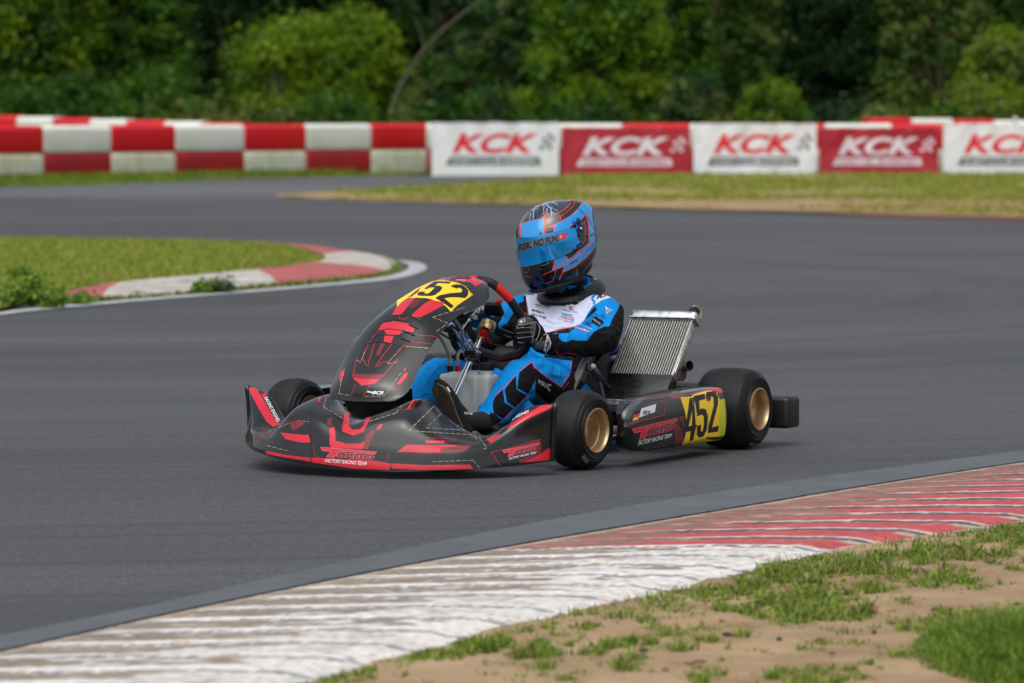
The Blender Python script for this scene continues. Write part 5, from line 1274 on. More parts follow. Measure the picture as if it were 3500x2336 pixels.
def ground(name,cols,scale=3,bump=.6,bs=60,dist=.01,rough=.95,stretch=(1,1,1)):
    m=bpy.data.materials.new(name); m.use_nodes=True; n=m.node_tree; p=n.nodes['Principled BSDF']; L=n.links.new
    tc=n.nodes.new('ShaderNodeTexCoord'); mp=n.nodes.new('ShaderNodeMapping'); mp.inputs['Scale'].default_value=stretch; L(tc.outputs['Object'],mp.inputs[0])
    t=n.nodes.new('ShaderNodeTexNoise'); t.inputs['Scale'].default_value=scale; t.inputs['Detail'].default_value=9; t.inputs['Roughness'].default_value=.68; L(mp.outputs[0],t.inputs['Vector'])
    r=n.nodes.new('ShaderNodeValToRGB'); e=r.color_ramp.elements
    while len(e)<len(cols): e.new(.5)
    for i,(pos,c) in enumerate(cols): e[i].position=pos; e[i].color=(*c,1)
    L(t.outputs[0],r.inputs[0]); L(r.outputs[0],p.inputs['Base Color']); p.inputs['Roughness'].default_value=rough; p.inputs['Specular IOR Level'].default_value=.2
    t2=n.nodes.new('ShaderNodeTexNoise'); t2.inputs['Scale'].default_value=bs; t2.inputs['Detail'].default_value=6; L(tc.outputs['Object'],t2.inputs['Vector'])
    b=n.nodes.new('ShaderNodeBump'); b.inputs['Strength'].default_value=bump; b.inputs['Distance'].default_value=dist; L(t2.outputs[0],b.inputs['Height']); L(b.outputs[0],p.inputs['Normal'])
    return m
A_COL=sc_(71,73,76)
m_asp=asphalt('asphalt',A_COL,streak=.13)
m_asp2=asphalt('asphalt_old',sc_(92,92,96),streak=.3)
m_line=ground('faded_line_paint',[(.3,sc_(80,85,89)),(.5,sc_(90,95,99)),(.75,sc_(98,103,107))],scale=3,bs=160,bump=.3,dist=.003,rough=.7)
m_wline=ground('white_line_paint',[(.3,sc_(132,134,137)),(.55,sc_(172,174,177)),(.8,sc_(190,191,193))],scale=6,bump=.2)
m_grassg=ground('turf_soil',[(.3,sc_(70,84,32)),(.5,sc_(104,118,44)),(.62,sc_(120,122,62)),(.8,sc_(140,120,80))],scale=1.6)
m_sand=ground('sand',[(.25,sc_(104,84,62)),(.42,sc_(146,122,94)),(.58,sc_(168,142,112)),(.8,sc_(186,162,132))],scale=2.2,bs=130,dist=.006,bump=.8)
m_dirt=ground('sandy_turf',[(.3,sc_(96,104,46)),(.44,sc_(128,122,62)),(.54,sc_(166,142,104)),(.8,sc_(186,162,128))],scale=.9,stretch=(.5,1,1))
m_far=ground('meadow',[(.3,sc_(52,78,24)),(.6,sc_(82,108,36)),(.8,sc_(98,118,48))],scale=.6)
sheet('ground',[(-600,-300,0),(600,-300,0),(600,900,0),(-600,900,0)],m_far,z=-.03)
far_edge=[GP(0,430),GP(200,425),GP(500,412),GP(800,405),GP(930,404)]
asp=[V((-70,5,0)),V((70,5,0)),V((70,40,0)),V((40,71,0)),V((2,71,0))]+far_edge[::-1]+[V((-14,56,0)),V((-70,44,0))]
sheet('race_track',asp,m_asp,z=0)
run=[GP(-60,431),GP(200,426),GP(500,413),GP(800,406),GP(930,405),GP(1290,405),GP(1290,411),GP(1000,430),GP(800,438),GP(650,450),GP(620,456),GP(300,455),GP(-60,450)]
sheet('run_off_area',rough_edge(run,.6,.08,3),m_asp2,z=.004)
sheet('track_edge_line',[GP(-60,450),GP(300,455),GP(700,459),GP(900,466),GP(1300,478),GP(1300,480),GP(900,468.5),GP(700,461.5),GP(300,457.5),GP(-60,452.5)],ground('dusty_line',[(.35,sc_(108,108,110)),(.6,sc_(136,132,130))],scale=4),z=.008)
# far verge on the right: grass above, sand towards the track
vg=[GP(640,450),GP(800,440),GP(1000,431),GP(1180,420),GP(1290,410),GP(1300,402),V((12,71,0)),V((30,66,0)),V((26,44,0)),GP(2420,506),GP(2349,504),GP(1900,492),GP(1500,482),GP(1100,471),GP(850,464),GP(640,455)]
sheet('far_verge',rough_edge([V((p.x,p.y,0)) for p in vg],.4,.10,5),m_dirt,z=.016)
sd_=[GP(640,451),GP(850,458),GP(1100,462),GP(1500,456),GP(1900,452),GP(2420,456),GP(2440,506),GP(2349,503),GP(1900,491),GP(1500,481),GP(1100,470),GP(850,463),GP(640,455)]
sheet('sand_strip',rough_edge([V((p.x,p.y,0)) for p in sd_],.3,.30,9),ground('far_sand',[(.3,sc_(104,100,56)),(.44,sc_(142,120,86)),(.58,sc_(168,140,110)),(.8,sc_(188,162,132))],scale=2.2),z=.022)
sheet('kerb_paint_line',[GP(1880,493),GP(2100,498),GP(2420,508),GP(2420,512),GP(2100,502),GP(1880,495)],ground('worn_red_line',[(.35,sc_(110,92,92)),(.6,sc_(160,96,96))],scale=5),z=.012)
def field(name,P,dens,h,w,mats,z=.0,lean=.6,patch=None,label=None,sway=1):
    P=[(p[0],p[1]) for p in P]; x0,x1=min(p[0] for p in P),max(p[0] for p in P); y0,y1=min(p[1] for p in P),max(p[1] for p in P)
    N=int(dens*(x1-x0)*(y1-y0)); x=RNG.uniform(x0,x1,N); y=RNG.uniform(y0,y1,N); k=inpoly_np(x,y,P); x,y=x[k],y[k]
    if patch:
        g=np.array([noise.noise(V((a*patch[0],b*patch[0]*.8,7.3)))+.5*noise.noise(V((a*patch[0]*3,b*patch[0]*3,2.1))) for a,b in zip(x,y)]); k=g>patch[1]+RNG.random(len(g))*.25; x,y=x[k],y[k]
    hh=h*(.5+.9*RNG.random(len(x))); ww=np.full(len(x),w)*(.7+.6*RNG.random(len(x)))
    q=blades(x,y,np.full(len(x),z),hh,ww,lean); mi=np.tile(RNG.integers(0,len(mats),len(x)),2)
    return quadmesh(name,q,mats,None,mi,kind='stuff',label=label,cat='grass')
g1=leafmat('grass_fresh',sc_(106,132,32),sc_(150,166,54)); g2=leafmat('grass_mid',sc_(88,114,30),sc_(130,146,50)); g3=leafmat('grass_dry',sc_(150,142,76),sc_(178,164,100)); g4=leafmat('grass_dark',sc_(48,78,24),sc_(84,112,34))
GP2=lambda x,y:GP(x,y)
field('verge_grass',[GP(-80,431),GP(200,426),GP(500,413),GP(800,406),GP(940,404),V((-1.6,72.2,0)),V((-9,66.5,0))],260,.055,.02,[g1,g2,g2,g4],label='green grass strip growing in front of the red and white barrier')
field('barrier_grass',[V((-11,63.6,0)),V((-7,65.0,0)),V((-3,69.2,0)),V((-2.2,71.7,0)),V((-3,71.4,0)),V((-7.2,66.2,0)),V((-11,64.5,0))],700,.10,.02,[g1,g2,g4],label='taller grass growing against the foot of the barrier',lean=.4)
field('far_verge_grass',[GP(760,443),GP(1000,431),GP(1180,420),GP(1290,410),GP(1300,403),V((8,70.5,0)),GP(2450,470),GP(1900,464),GP(1500,466),GP(1100,465),GP(850,456)],150,.055,.02,[g1,g2,g2,g3],z=.02,patch=(.45,-.28),label='patchy grass on the sandy verge below the banners')
field('far_sand_weeds',[V((p.x,p.y,0)) for p in sd_],170,.05,.02,[g2,g3,g3],z=.02,patch=(.5,.0),label='sparse weeds in the sand strip beside the far track')
# ---- infield island, kerb and white line
isl=[GP(-1500,542),GP(-300,550),GP(0,553),GP(250,556),GP(450,561),GP(560,564),GP(640,569),GP(700,583),GP(745,600),GP(740,606),GP(700,614),GP(560,634),GP(400,648),GP(200,662),GP(100,690),GP(0,716),GP(-300,774),GP(-1200,936)]
sheet('grass_island',rough_edge([V((p.x,p.y,0)) for p in isl],.3,.05,1),m_grassg,z=.02)
field('island_grass',isl[2:-1],1500,.032,.012,[g1,g1,g2,g3],z=.02,label='yellowish grass covering the infield island',lean=.8)
o_=[(560,560.5),(640,566),(730,571.5),(810,580),(870,589),(910,600),(921,613),(905,625),(880,632),(800,639),(700,648),(600,656),(400,675),(200,687),(130,692)]
i_=[(560,562),(640,569.5),(690,578),(728,589),(745,597),(746,603),(741,608),(728,612),(712,614.5),(680,619),(640,625),(560,633),(400,648),(250,663),(150,684)]
OC=crom([GP(x,y) for x,y in o_],10); IC=crom([GP(x,y) for x,y in i_],10)
cuts=[0,30,76,108,10*12+6,len(OC)-1]   # colour changes
bm=bmesh.new(); rows=[]
for a,b in zip(OC,IC):
    r=[]
    for k in range(9):
        u=k/8; p=a.lerp(b,u); hgt=.010+.028*min(1,u*3.2)-.0*u; p.z=hgt+.004*noise.noise(V((p.x*5,p.y*5,1))); r.append(p)
    r[0].z=.0; r.append(V((b.x,b.y,.0))); rows.append(r)
vs,fs=addgrid(bm,rows)
m=len(rows[0])-1; RED=[(0,22),(68,104),(128,140)]
def isred(i): return i<=34 or 74<=i<=106 or i>=128
for idx,f in enumerate(fs): f.material_index=1 if isred(idx//m) else 0
m_kw=ground('kerb_white',[(.3,sc_(112,104,92)),(.44,sc_(164,158,150)),(.62,sc_(194,188,182))],scale=5,bs=50,bump=.5)
m_kr=ground('kerb_red',[(.3,sc_(112,84,76)),(.44,sc_(158,90,90)),(.62,sc_(182,98,100))],scale=5,bs=50,bump=.5)
link('island_kerb',bm,[m_kw,m_kr],smooth=50,kind='structure')
wl=crom([GP(x,y) for x,y in ((-1200,950),(-300,781),(0,725.5),(200,704),(400,686.5),(600,671),(750,658),(880,645.5),(940,635),(975,622),(978,613),(960,604),(920,599),(880,596))],8)
wi=crom([GP(x,y) for x,y in ((-1200,941),(-300,774),(0,718.5),(200,697.5),(400,681),(600,665.5),(750,652.5),(870,638.5),(912,629),(934,620),(938,612.5),(925,604.5),(900,599),(878,595))],8)
bm=bmesh.new(); addgrid(bm,[[V((a.x,a.y,.006)),V((b.x,b.y,.006))] for a,b in zip(wl,wi)]); 
for f in bm.faces:
    if f.normal.z<0: f.normal_flip()
link('white_edge_line',bm,m_wline,smooth=0,kind='structure')
fr=[V((a.x,a.y,0)) for a in wi[10:-22]]+[V((a.x,a.y,0)) for a in OC[::-1]][0:95]
def strip_blades(A,B,n,h,w,mats,label,name):
    u=RNG.random(n); k=RNG.random(n)*(len(A)-1); i=k.astype(int); f=k-i
    A_=np.array([(p.x,p.y) for p in A]); B_=np.array([(p.x,p.y) for p in B])
    a=A_[i]*(1-f)[:,None]+A_[np.minimum(i+1,len(A)-1)]*f[:,None]; ib=(k/(len(A)-1)*(len(B)-1)); j=ib.astype(int); g=ib-j
    b=B_[j]*(1-g)[:,None]+B_[np.minimum(j+1,len(B)-1)]*g[:,None]
    p=a*(1-u)[:,None]+b*u[:,None]; hh=h*(.3+RNG.random(n)); 
    q=blades(p[:,0],p[:,1],np.zeros(n),hh,np.full(n,w),.7); mi=np.tile(RNG.integers(0,len(mats),n),2)
    return quadmesh(name,q,mats,None,mi,kind='stuff',label=label,cat='grass')
edge_o=[V(p) for p in OC[::-1]][0:112]; edge_w=[V(p) for p in wi[20:70]]
strip_blades(edge_o,edge_w,3600,.028,.010,[g2,g3,g4,g4],'thin grass growing in the gap between kerb and white line','kerb_gap_grass')
# ---- near kerb and painted edge line
lo=[(-200,1532),(0,1497),(400,1408),(800,1325),(1200,1250),(1700,1165),(2000,1115),(2349,1062),(2700,1012)]
hi=[(-200,1498),(0,1463),(330,1397),(640,1326),(1170,1215),(1500,1156),(1900,1096),(2349,1037),(2700,990)]
LO=crom([GP(*p) for p in lo],10); HI=crom([GP(*p) for p in hi],10)
def extend(Pn,d0=6,d1=10):
    a=Pn[0]+(Pn[0]-Pn[1]).normalized()*d0; b=Pn[-1]+(Pn[-1]-Pn[-2]).normalized()*d1; return [a]+Pn+[b]
LO,HI=extend(LO),extend(HI)
bm=bmesh.new(); addgrid(bm,[[V((a.x,a.y,.006)),V((b.x,b.y,.006))] for a,b in zip(LO,HI)])
for f in bm.faces:
    if f.normal.z<0: f.normal_flip()
link('painted_edge_line',bm,m_line,smooth=0,kind='structure')
Ay=np.array([p.y for p in LO]); Ax=np.array([p.x for p in LO])
kb=[GP(825,1550),GP(1099,1473),GP(1175,1454),GP(1361,1410),GP(1600,1360),GP(1780,1305),GP(1960,1270),GP(2349,1212)]
kb=[kb[0]+(kb[0]-kb[1]).normalized()*5]+kb+[kb[-1]+(kb[-1]-kb[0]).normalized()*12]
By=np.array([p.y for p in kb]); Bx=np.array([p.x for p in kb])
def Apt(s): return V((float(np.interp(s,Ay,Ax)),s,0))
def Bpt(s): return V((float(np.interp(s-.18,By,Bx)),s-.18,0))
S0,S1,NS,NU=8.2,19.0,1350,120
co=[];colr=[]
white=np.array(sc_(212,208,202)); pink=np.array(sc_(198,170,164)); red=np.array(sc_(178,72,76)); brown=np.array(sc_(112,94,72)); dark=np.array(sc_(70,68,72)); conc=np.array(sc_(170,152,132)); rib_shade=np.array(sc_(120,122,140))
WHT=12.02
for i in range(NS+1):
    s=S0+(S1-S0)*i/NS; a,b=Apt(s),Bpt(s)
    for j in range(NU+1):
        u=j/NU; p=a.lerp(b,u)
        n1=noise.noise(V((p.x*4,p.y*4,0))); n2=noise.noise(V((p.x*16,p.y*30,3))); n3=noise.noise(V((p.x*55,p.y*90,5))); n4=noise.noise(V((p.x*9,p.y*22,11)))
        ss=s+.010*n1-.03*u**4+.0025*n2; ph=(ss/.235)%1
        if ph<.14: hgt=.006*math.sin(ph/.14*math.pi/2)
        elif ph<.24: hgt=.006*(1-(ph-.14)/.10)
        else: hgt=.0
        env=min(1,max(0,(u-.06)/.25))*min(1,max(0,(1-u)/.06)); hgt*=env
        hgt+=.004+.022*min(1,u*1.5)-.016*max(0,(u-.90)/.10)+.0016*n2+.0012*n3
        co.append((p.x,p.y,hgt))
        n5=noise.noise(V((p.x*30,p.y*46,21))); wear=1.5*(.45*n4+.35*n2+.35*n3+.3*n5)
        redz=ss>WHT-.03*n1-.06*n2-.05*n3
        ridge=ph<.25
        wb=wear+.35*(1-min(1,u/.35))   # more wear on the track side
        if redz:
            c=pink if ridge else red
            if ridge and ph<.07: c=rib_shade*.4  # blue-grey shade beside each rib, painted into the colour
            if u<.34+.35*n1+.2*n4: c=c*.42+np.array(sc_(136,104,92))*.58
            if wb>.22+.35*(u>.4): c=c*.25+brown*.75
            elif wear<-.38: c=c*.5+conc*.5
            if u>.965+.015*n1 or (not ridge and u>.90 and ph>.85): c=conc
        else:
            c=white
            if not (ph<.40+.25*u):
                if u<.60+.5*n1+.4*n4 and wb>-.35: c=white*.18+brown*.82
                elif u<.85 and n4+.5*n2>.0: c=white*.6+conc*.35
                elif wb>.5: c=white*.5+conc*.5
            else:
                if ph<.07 and n3>-.25: c=white*.2+rib_shade*.6
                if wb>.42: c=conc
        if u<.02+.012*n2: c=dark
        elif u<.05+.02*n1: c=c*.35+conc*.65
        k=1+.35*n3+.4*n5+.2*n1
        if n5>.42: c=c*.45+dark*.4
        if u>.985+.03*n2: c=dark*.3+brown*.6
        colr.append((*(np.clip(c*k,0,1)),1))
faces=[(i*(NU+1)+j,i*(NU+1)+j+1,(i+1)*(NU+1)+j+1,(i+1)*(NU+1)+j) for i in range(NS) for j in range(NU)]
mk=bpy.data.materials.new('kerb_concrete'); mk.use_nodes=True; n_=mk.node_tree; at=n_.nodes.new('ShaderNodeAttribute'); at.attribute_name='wear'
n_.links.new(at.outputs[0],n_.nodes['Principled BSDF'].inputs['Base Color']); n_.nodes['Principled BSDF'].inputs['Roughness'].default_value=.8
t_=n_.nodes.new('ShaderNodeTexNoise'); t_.inputs['Scale'].default_value=120; t_.inputs['Detail'].default_value=5; b_=n_.nodes.new('ShaderNodeBump'); b_.inputs['Strength'].default_value=.7; b_.inputs['Distance'].default_value=.004
tc_=n_.nodes.new('ShaderNodeTexCoord'); n_.links.new(tc_.outputs['Object'],t_.inputs['Vector']); n_.links.new(t_.outputs[0],b_.inputs['Height']); n_.links.new(b_.outputs[0],n_.nodes['Principled BSDF'].inputs['Normal'])
me=bpy.data.meshes.new('near_kerb'); me.from_pydata(co,[],faces); ca=me.color_attributes.new('wear','FLOAT_COLOR','POINT'); ca.data.foreach_set('color',np.array(colr,dtype=np.float32).reshape(-1))  # colour layer holds paint, wear and the painted rib shade
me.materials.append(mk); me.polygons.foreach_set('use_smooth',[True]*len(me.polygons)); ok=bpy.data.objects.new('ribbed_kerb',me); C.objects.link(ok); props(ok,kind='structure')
# sandy verge beside it
def vpt(s,w):
    p=Bpt(s); x=p.x-.03+w; y=p.y-w*.25; z=.016-.006*math.exp(-w*6)+.012*noise.noise(V((x*2.2,y*2.2,4)))+.006*noise.noise(V((x*9,y*9,8)))
    return V((x,y,z))
ws=[.0,.02,.05,.09,.14,.2,.27,.35,.44,.54,.65,.77,.9,1.04,1.2,1.4,1.65,2,2.5,3.2,4.5,7,12,25]
bm=bmesh.new(); addgrid(bm,[[vpt(5.0+16.5*i/260,w) for w in ws] for i in range(261)]); bmesh.ops.recalc_face_normals(bm,faces=bm.faces[:])
if bm.faces[0].normal.z<0: bmesh.ops.reverse_faces(bm,faces=bm.faces[:])
link('sand_verge',bm,m_sand,smooth=180,kind='structure')
ZR=lambda x,y:(1750+.7447*x,1500+.7447*y)
def gz(px,py,z=.01):
    d=rayd(px,py); t=(z-CAMH)/d.z; return V((d.x*t,d.y*t,z))
tufts=[(1290,655,60,1,0),(1230,640,40,1.3,0),(1100,685,45,.8,0),(1360,690,55,.8,1),(1600,610,110,.9,1),(1690,630,90,1,0),(1850,570,130,.8,1),(2000,530,120,.9,1),(2150,560,120,.8,1),(2250,500,110,.9,0),(2330,440,70,.9,0),(1900,665,130,.6,1),(2060,690,110,.5,1),(1530,745,170,.6,1),(1300,755,140,.7,1),(1160,790,110,.6,1),(1250,850,120,.6,1),(1440,805,120,.6,1),(1560,815,70,.8,1),(1000,905,100,.5,1),(890,940,70,.5,1),(1700,705,90,.5,1),(1840,765,60,.5,1),(690,905,110,.5,1),(650,850,90,.7,0),(760,975,50,.5,1),(530,1035,80,.6,1),(490,1060,60,.5,1),(400,990,60,.5,1),(80,1005,90,.7,0),(130,985,60,.8,0),(420,960,40,.6,0),(880,725,60,.6,0),(1990,640,130,.6,1),(1650,1010,180,.25,1),(1480,970,120,.3,1),(1430,1090,150,.35,1),(1850,870,110,.5,1),(2080,830,110,.5,1),(1250,1110,120,.35,1),(2330,620,60,.5,1),(560,940,80,.4,1),(1020,790,60,.4,1),(2500,480,200,1,0),(2600,600,200,.6,1),(700,770,70,.5,0),(480,830,60,.5,0),(300,880,60,.5,0),(-120,960,70,.6,0),(200,1100,110,.5,1),(820,1110,100,.3,1),(1320,800,150,.5,1),(1680,560,70,.8,0),(1420,620,60,.7,0),(980,700,50,.6,0)]
xs,ys,hs_=[],[],[]
for x,y,r,h,_ in tufts:
    c=gz(*ZR(x,y)); rx=r*.7447/FPX*c.y*1.15; n=int(1900*min(1.6,rx*rx*60)+260*1); n=int(n*(.42+.55*h))
    for k in range(max(2,n//55)):     # little plants inside a patch
        a=random.random()*6.283; q=math.sqrt(random.random()); cx=c.x+rx*q*math.cos(a); cy=c.y+rx*2.0*q*math.sin(a); m_=55
        sp_k=random.uniform(.006,.020); xs+=list(RNG.normal(cx,sp_k,m_)); ys+=list(RNG.normal(cy,sp_k*1.3,m_)); hs_+=list(.028*random.uniform(.5,1.5)*(.4+.9*h)*(.35+RNG.random(m_)))
for k in range(1700):
    cy=random.uniform(8.6,14.5); cx=float(np.interp(cy,By,Bx))+abs(random.gauss(0,.75)) if k<700 else float(np.interp(cy,By,Bx))+abs(random.gauss(0,.05+.22*max(0,min(1,(cy-9.8)/1.2)))); m_=random.randint(6,26); sp_k=random.uniform(.004,.012)
    xs+=list(RNG.normal(cx,sp_k,m_)); ys+=list(RNG.normal(cy,sp_k*1.5,m_)); hs_+=list(.018*random.uniform(.5,1.5)*(.35+RNG.random(m_)))
xs,ys,hs_=np.array(xs),np.array(ys),np.array(hs_)
xb=np.interp(ys,By,Bx); k=xs>xb+.01; xs,ys,hs_=xs[k],ys[k],hs_[k]
q=blades(xs,ys,np.full(len(xs),.006),hs_,np.full(len(xs),.0042)*(.6+.8*RNG.random(len(xs))),1.1)
n1_=leafmat('weed_fresh',sc_(100,134,34),sc_(156,176,70)); n2_=leafmat('weed_mid',sc_(80,112,32),sc_(128,150,54)); n3_=leafmat('weed_straw',sc_(140,124,80),sc_(176,160,118)); n4_=leafmat('weed_dark',sc_(44,74,26),sc_(76,104,38))
quadmesh('sand_weeds',q,[n1_,n1_,n2_,n3_,n4_],None,np.tile(RNG.integers(0,5,len(xs)),2),kind='stuff',label='low grass and weeds scattered over the sandy verge',cat='grass')
kk=np.arange(0,len(xs),7); cl=np.stack([xs[kk],ys[kk],np.full(len(kk),.010)],1)
quadmesh('clover',leaves(cl,[.012]*len(cl),3,.007,up=1.2,flat=.6),[n1_,n2_],None,RNG.integers(0,2,len(cl)*3),kind='stuff',label='small round clover leaves between the weeds on the sand',cat='ground cover')
# pebbles and crumbs of soil
N=2600; py=RNG.uniform(8.6,14.5,N); px=np.interp(py,By,Bx)+.03+np.abs(RNG.normal(0,.9,N)); pr=.0012+.0035*RNG.random(N)**4
tv=np.array([(1,0,-.33),(-.5,.87,-.33),(-.5,-.87,-.33),(0,0,1)])
T4=tv[None]*pr[:,None,None]*(.7+.6*RNG.random((N,4,1)))+np.stack([px,py,np.full(N,.014)],1)[:,None]
F=np.concatenate([T4[:,[0,1,3,3]],T4[:,[1,2,3,3]],T4[:,[2,0,3,3]]],0)[:,:3]
quadmesh('pebbles',F,[mat('pebble',sc_(118,104,88),rough=.9,var=.4,vs=60),mat('pebble_dark',sc_(60,52,46),rough=.9)],None,np.tile(RNG.integers(0,2,N),3),kind='stuff',label='fine pebbles and soil crumbs strewn over the sand',cat='gravel')
# fringe along the kerb
N=4200; s=RNG.uniform(8,20,N); b=np.interp(s,By,Bx); g=np.array([noise.noise(V((v*2.2,1.5,0))) for v in s]); k=g>-.05+.35*RNG.random(N)*(s<11.3)-.25*(s>11.6); s,b,g=s[k],b[k],g[k]
xx_=b+np.abs(RNG.normal(0,.03,len(s)))*(1+1.2*(s>11))-.01
q=blades(xx_,s,np.full(len(s),.0),.022*(.4+RNG.random(len(s)))*(1+.8*g),np.full(len(s),.004),.9)
quadmesh('kerb_fringe_grass',q,[n2_,n3_,n4_,n3_],None,np.tile(RNG.integers(0,4,len(s)),2),kind='stuff',label='dull grass fringe along the outer edge of the ribbed kerb',cat='grass')
# big clump in the corner
cc_=gz(*ZR(2290,1010)); N=17000; a=RNG.random(N)*6.283; r=RNG.random(N)**.6; X=cc_.x+.13+r*np.cos(a)*.34; Yy=cc_.y-.0+r*np.sin(a)*.62
hh=(.085*(1-r**2)+.03)*(.5+.8*RNG.random(N))*(1+.5*np.array([noise.noise(V((u*9,v*9,0))) for u,v in zip(X,Yy)])); q=blades(X,Yy,np.full(N,0.),hh,np.full(N,.0042),1.0)
quadmesh('grass_clump',q,[n2_,n4_,n2_,n1_],None,np.tile(RNG.integers(0,4,N),2),label='large thick dark green grass clump at the corner of the sand',cat='grass clump')
# rubber marbles, twigs and stones on the sand
m_db=mat('debris_rubber',sc_(38,36,36),rough=.8,var=.3); m_tw=mat('twig',sc_(110,92,72),rough=.9,var=.3)
deb=[(1950,800,52,0,'black shred of tyre rubber below the weeds right of the sand bank'),(1415,937,50,0,'black shred of tyre rubber in the middle of the open sand'),(1662,900,24,0,'small black rubber crumb on bare sand left of the big clump'),(1130,765,60,0,'long black rubber shred lying among the middle weeds'),(605,985,52,0,'bent black rubber shred nearest the bottom weeds'),(992,912,52,0,'curled rubber strip lying across a weed patch'),(2062,730,32,0,None),(1420,690,26,0,None),(2195,575,50,0,'black rubber strip among the weeds beside the red kerb'),(1968,604,34,0,None),(2060,662,36,0,None),(850,1045,110,1,'brown twig lying flat on the sand at the bottom'),(2292,600,46,1,'dark curved twig standing in weeds at the right edge'),(1470,1000,40,1,None),(2320,776,60,0,'black rubber shred above the large grass clump'),(705,1075,36,1,None),(1225,935,26,0,None),(1560,940,26,1,None)]
for x,y,L_,tw,lab in deb:
    c=gz(*ZR(x,y),z=.012); l=L_*.7447/FPX*c.y; bm=bmesh.new(); pts=[]
    an=random.uniform(-.35,.35); dr=V((math.cos(an),math.sin(an)*1.5,0))
    for k in range(6):
        t=k/5-.5; pts.append(V((0,0,.004))+dr*l*t+V((random.uniform(-1,1)*.1*l,random.uniform(-1,1)*.15*l,abs(random.uniform(0,1))*.12*l+.002)))
    tube(bm,pts,[.0015,.006 if not tw else .003,.008 if not tw else .0035,.005 if not tw else .003,.001],7,4)
    if not tw:
        for v in bm.verts: v.co.z=v.co.z*.8+.002*noise.noise(v.co*200)
    lab=lab or ('tiny dark rubber crumb lying on the sandy verge' if not tw else 'short brown twig lying on the sandy verge')
    link('twig' if tw else 'rubber_shred',bm,m_tw if tw else m_db,None,smooth=180,loc=c,label=lab,cat='twig' if tw else 'tyre debris',group='twigs on the sand' if tw else 'bits of tyre rubber on the sand')
# ---- leafy weeds at the island
m_wd=leafmat('weed_leaf',sc_(70,106,30),sc_(124,154,54)); m_wd2=leafmat('weed_leaf_dark',sc_(54,74,44),sc_(96,116,70)); m_stem=mat('stem',sc_(80,100,50),rough=.8)
def weed(px,py,w,h,n,m,label,name='weed'):
    c=GP(px,py,.02); W_=w*1.49/FPX*c.y/2; Hh=h*1.49/FPX*c.y
    r=empty(name,c,label=label,cat='weed',group='weeds on the infield island')
    cen=[];bm=bmesh.new()
    for k in range(n):
        a=random.random()*6.283; q=math.sqrt(random.random()); x,y=W_*q*math.cos(a),W_*q*math.sin(a)*1.2; z=Hh*(.35+.65*random.random())*(1-.5*q*q)
        tube(bm,[(x*.4,y*.4,0),(x*.8,y*.8,z*.6),(x,y,z)],.004,5,2); 
        for t in (.35,.6,.8,1): cen.append((x*(.4+.6*t),y*(.4+.6*t),z*t))
    link('stem',bm,m_stem,r); quadmesh('foliage',leaves(cen,[.055]*len(cen),16,.015),[m],r)
weed(20,700,60,50,16,m_wd,'leafy green weed at the left end of the island by the white line'); weed(75,698,70,68,20,m_wd,'tallest bushy weed where the red kerb begins'); weed(125,700,60,40,14,m_wd,'low weed growing over the start of the red kerb'); weed(40,640,60,30,10,m_wd,'weed growing in the island grass behind the others')
weed(463,668,26,20,8,m_wd,'small bright weed in front of the white kerb'); weed(515,666,52,20,12,m_wd2,'dull dark weed straggling over the kerb at its red joint'); weed(180,692,60,14,8,m_wd,'low creeping weed under the white kerb'); 
# ---- barriers
m_bw=mat('barrier_white',sc_(232,233,228),rough=.5,col2=sc_(214,217,204),vs=1.6,bump=.15,bs=6,dist=.01); m_br=mat('barrier_red',sc_(218,12,28),rough=.45,col2=sc_(200,16,30),vs=2,bump=.15,bs=6,dist=.01)
m_bwl=mat('barrier_white_dirty',sc_(222,222,208),rough=.6,col2=sc_(184,188,156),vs=3.5); m_brl=mat('barrier_red_faded',sc_(176,24,32),rough=.6,col2=sc_(140,30,34),vs=3)
def block(p,q,z0,z1,m,label,group,dp=.42):
    p,q=V(p),V(q); L_=(q-p).length-.012; c=(p+q)/2; an=math.atan2(q.y-p.y,q.x-p.x)
    bm=bmesh.new(); h=z1-z0-.006
    prof=[(-dp/2+.02,0),(-dp/2,.03),(-dp/2,h-.05),(-dp/2+.035,h-.008),(-dp/2+.06,h),(dp/2-.06,h),(dp/2,h-.05),(dp/2,.03),(dp/2-.02,0)]
    rows=[]
    for t,k in ((0,.93),(.012,.985),(.03,1),(L_-.03,1),(L_-.012,.985),(L_,.93)):
        rows.append([V((t-L_/2,y*k,h/2+(z-h/2)*k)) for y,z in prof])
    vs,_=addgrid(bm,rows,cu=True); bm.faces.new(vs[0][::-1]); bm.faces.new(vs[-1]); bmesh.ops.recalc_face_normals(bm,faces=bm.faces[:])
    return link('barrier_block',bm,m,None,smooth=35,loc=V((c.x,c.y,z0+.003)),rot=(0,0,an),label=label,cat='barrier block',group=group)
ORD=['first','second','third','fourth','fifth','sixth','seventh','eighth','ninth','tenth','eleventh','twelfth','thirteenth','fourteenth','fifteenth','sixteenth']
bx=[-390,-235,-79,77,233,381,540,682,832,967]
def onrow(dx): d=66+ (72.2-66)*dx/967; return V(((dx*1.49-1750)/FPX*d,d+.21,0))
pts=[onrow(x) for x in bx]
dirv=V((1,-.0,0))
e=pts[-1]
l0=onrow(-390)
for j in range(1,9): block(l0+V((-1.09*j,-.55*j,0)),l0+V((-1.09*(j-1),-.55*(j-1),0)),.0,.805,m_bw if j%2 else m_br,'%s barrier block well beyond the left edge of the picture'%('white' if j%2 else 'red'),'red and white barrier blocks')
while len(pts)<20: e=e+V((1.075,-.03,0)); pts.append(e)
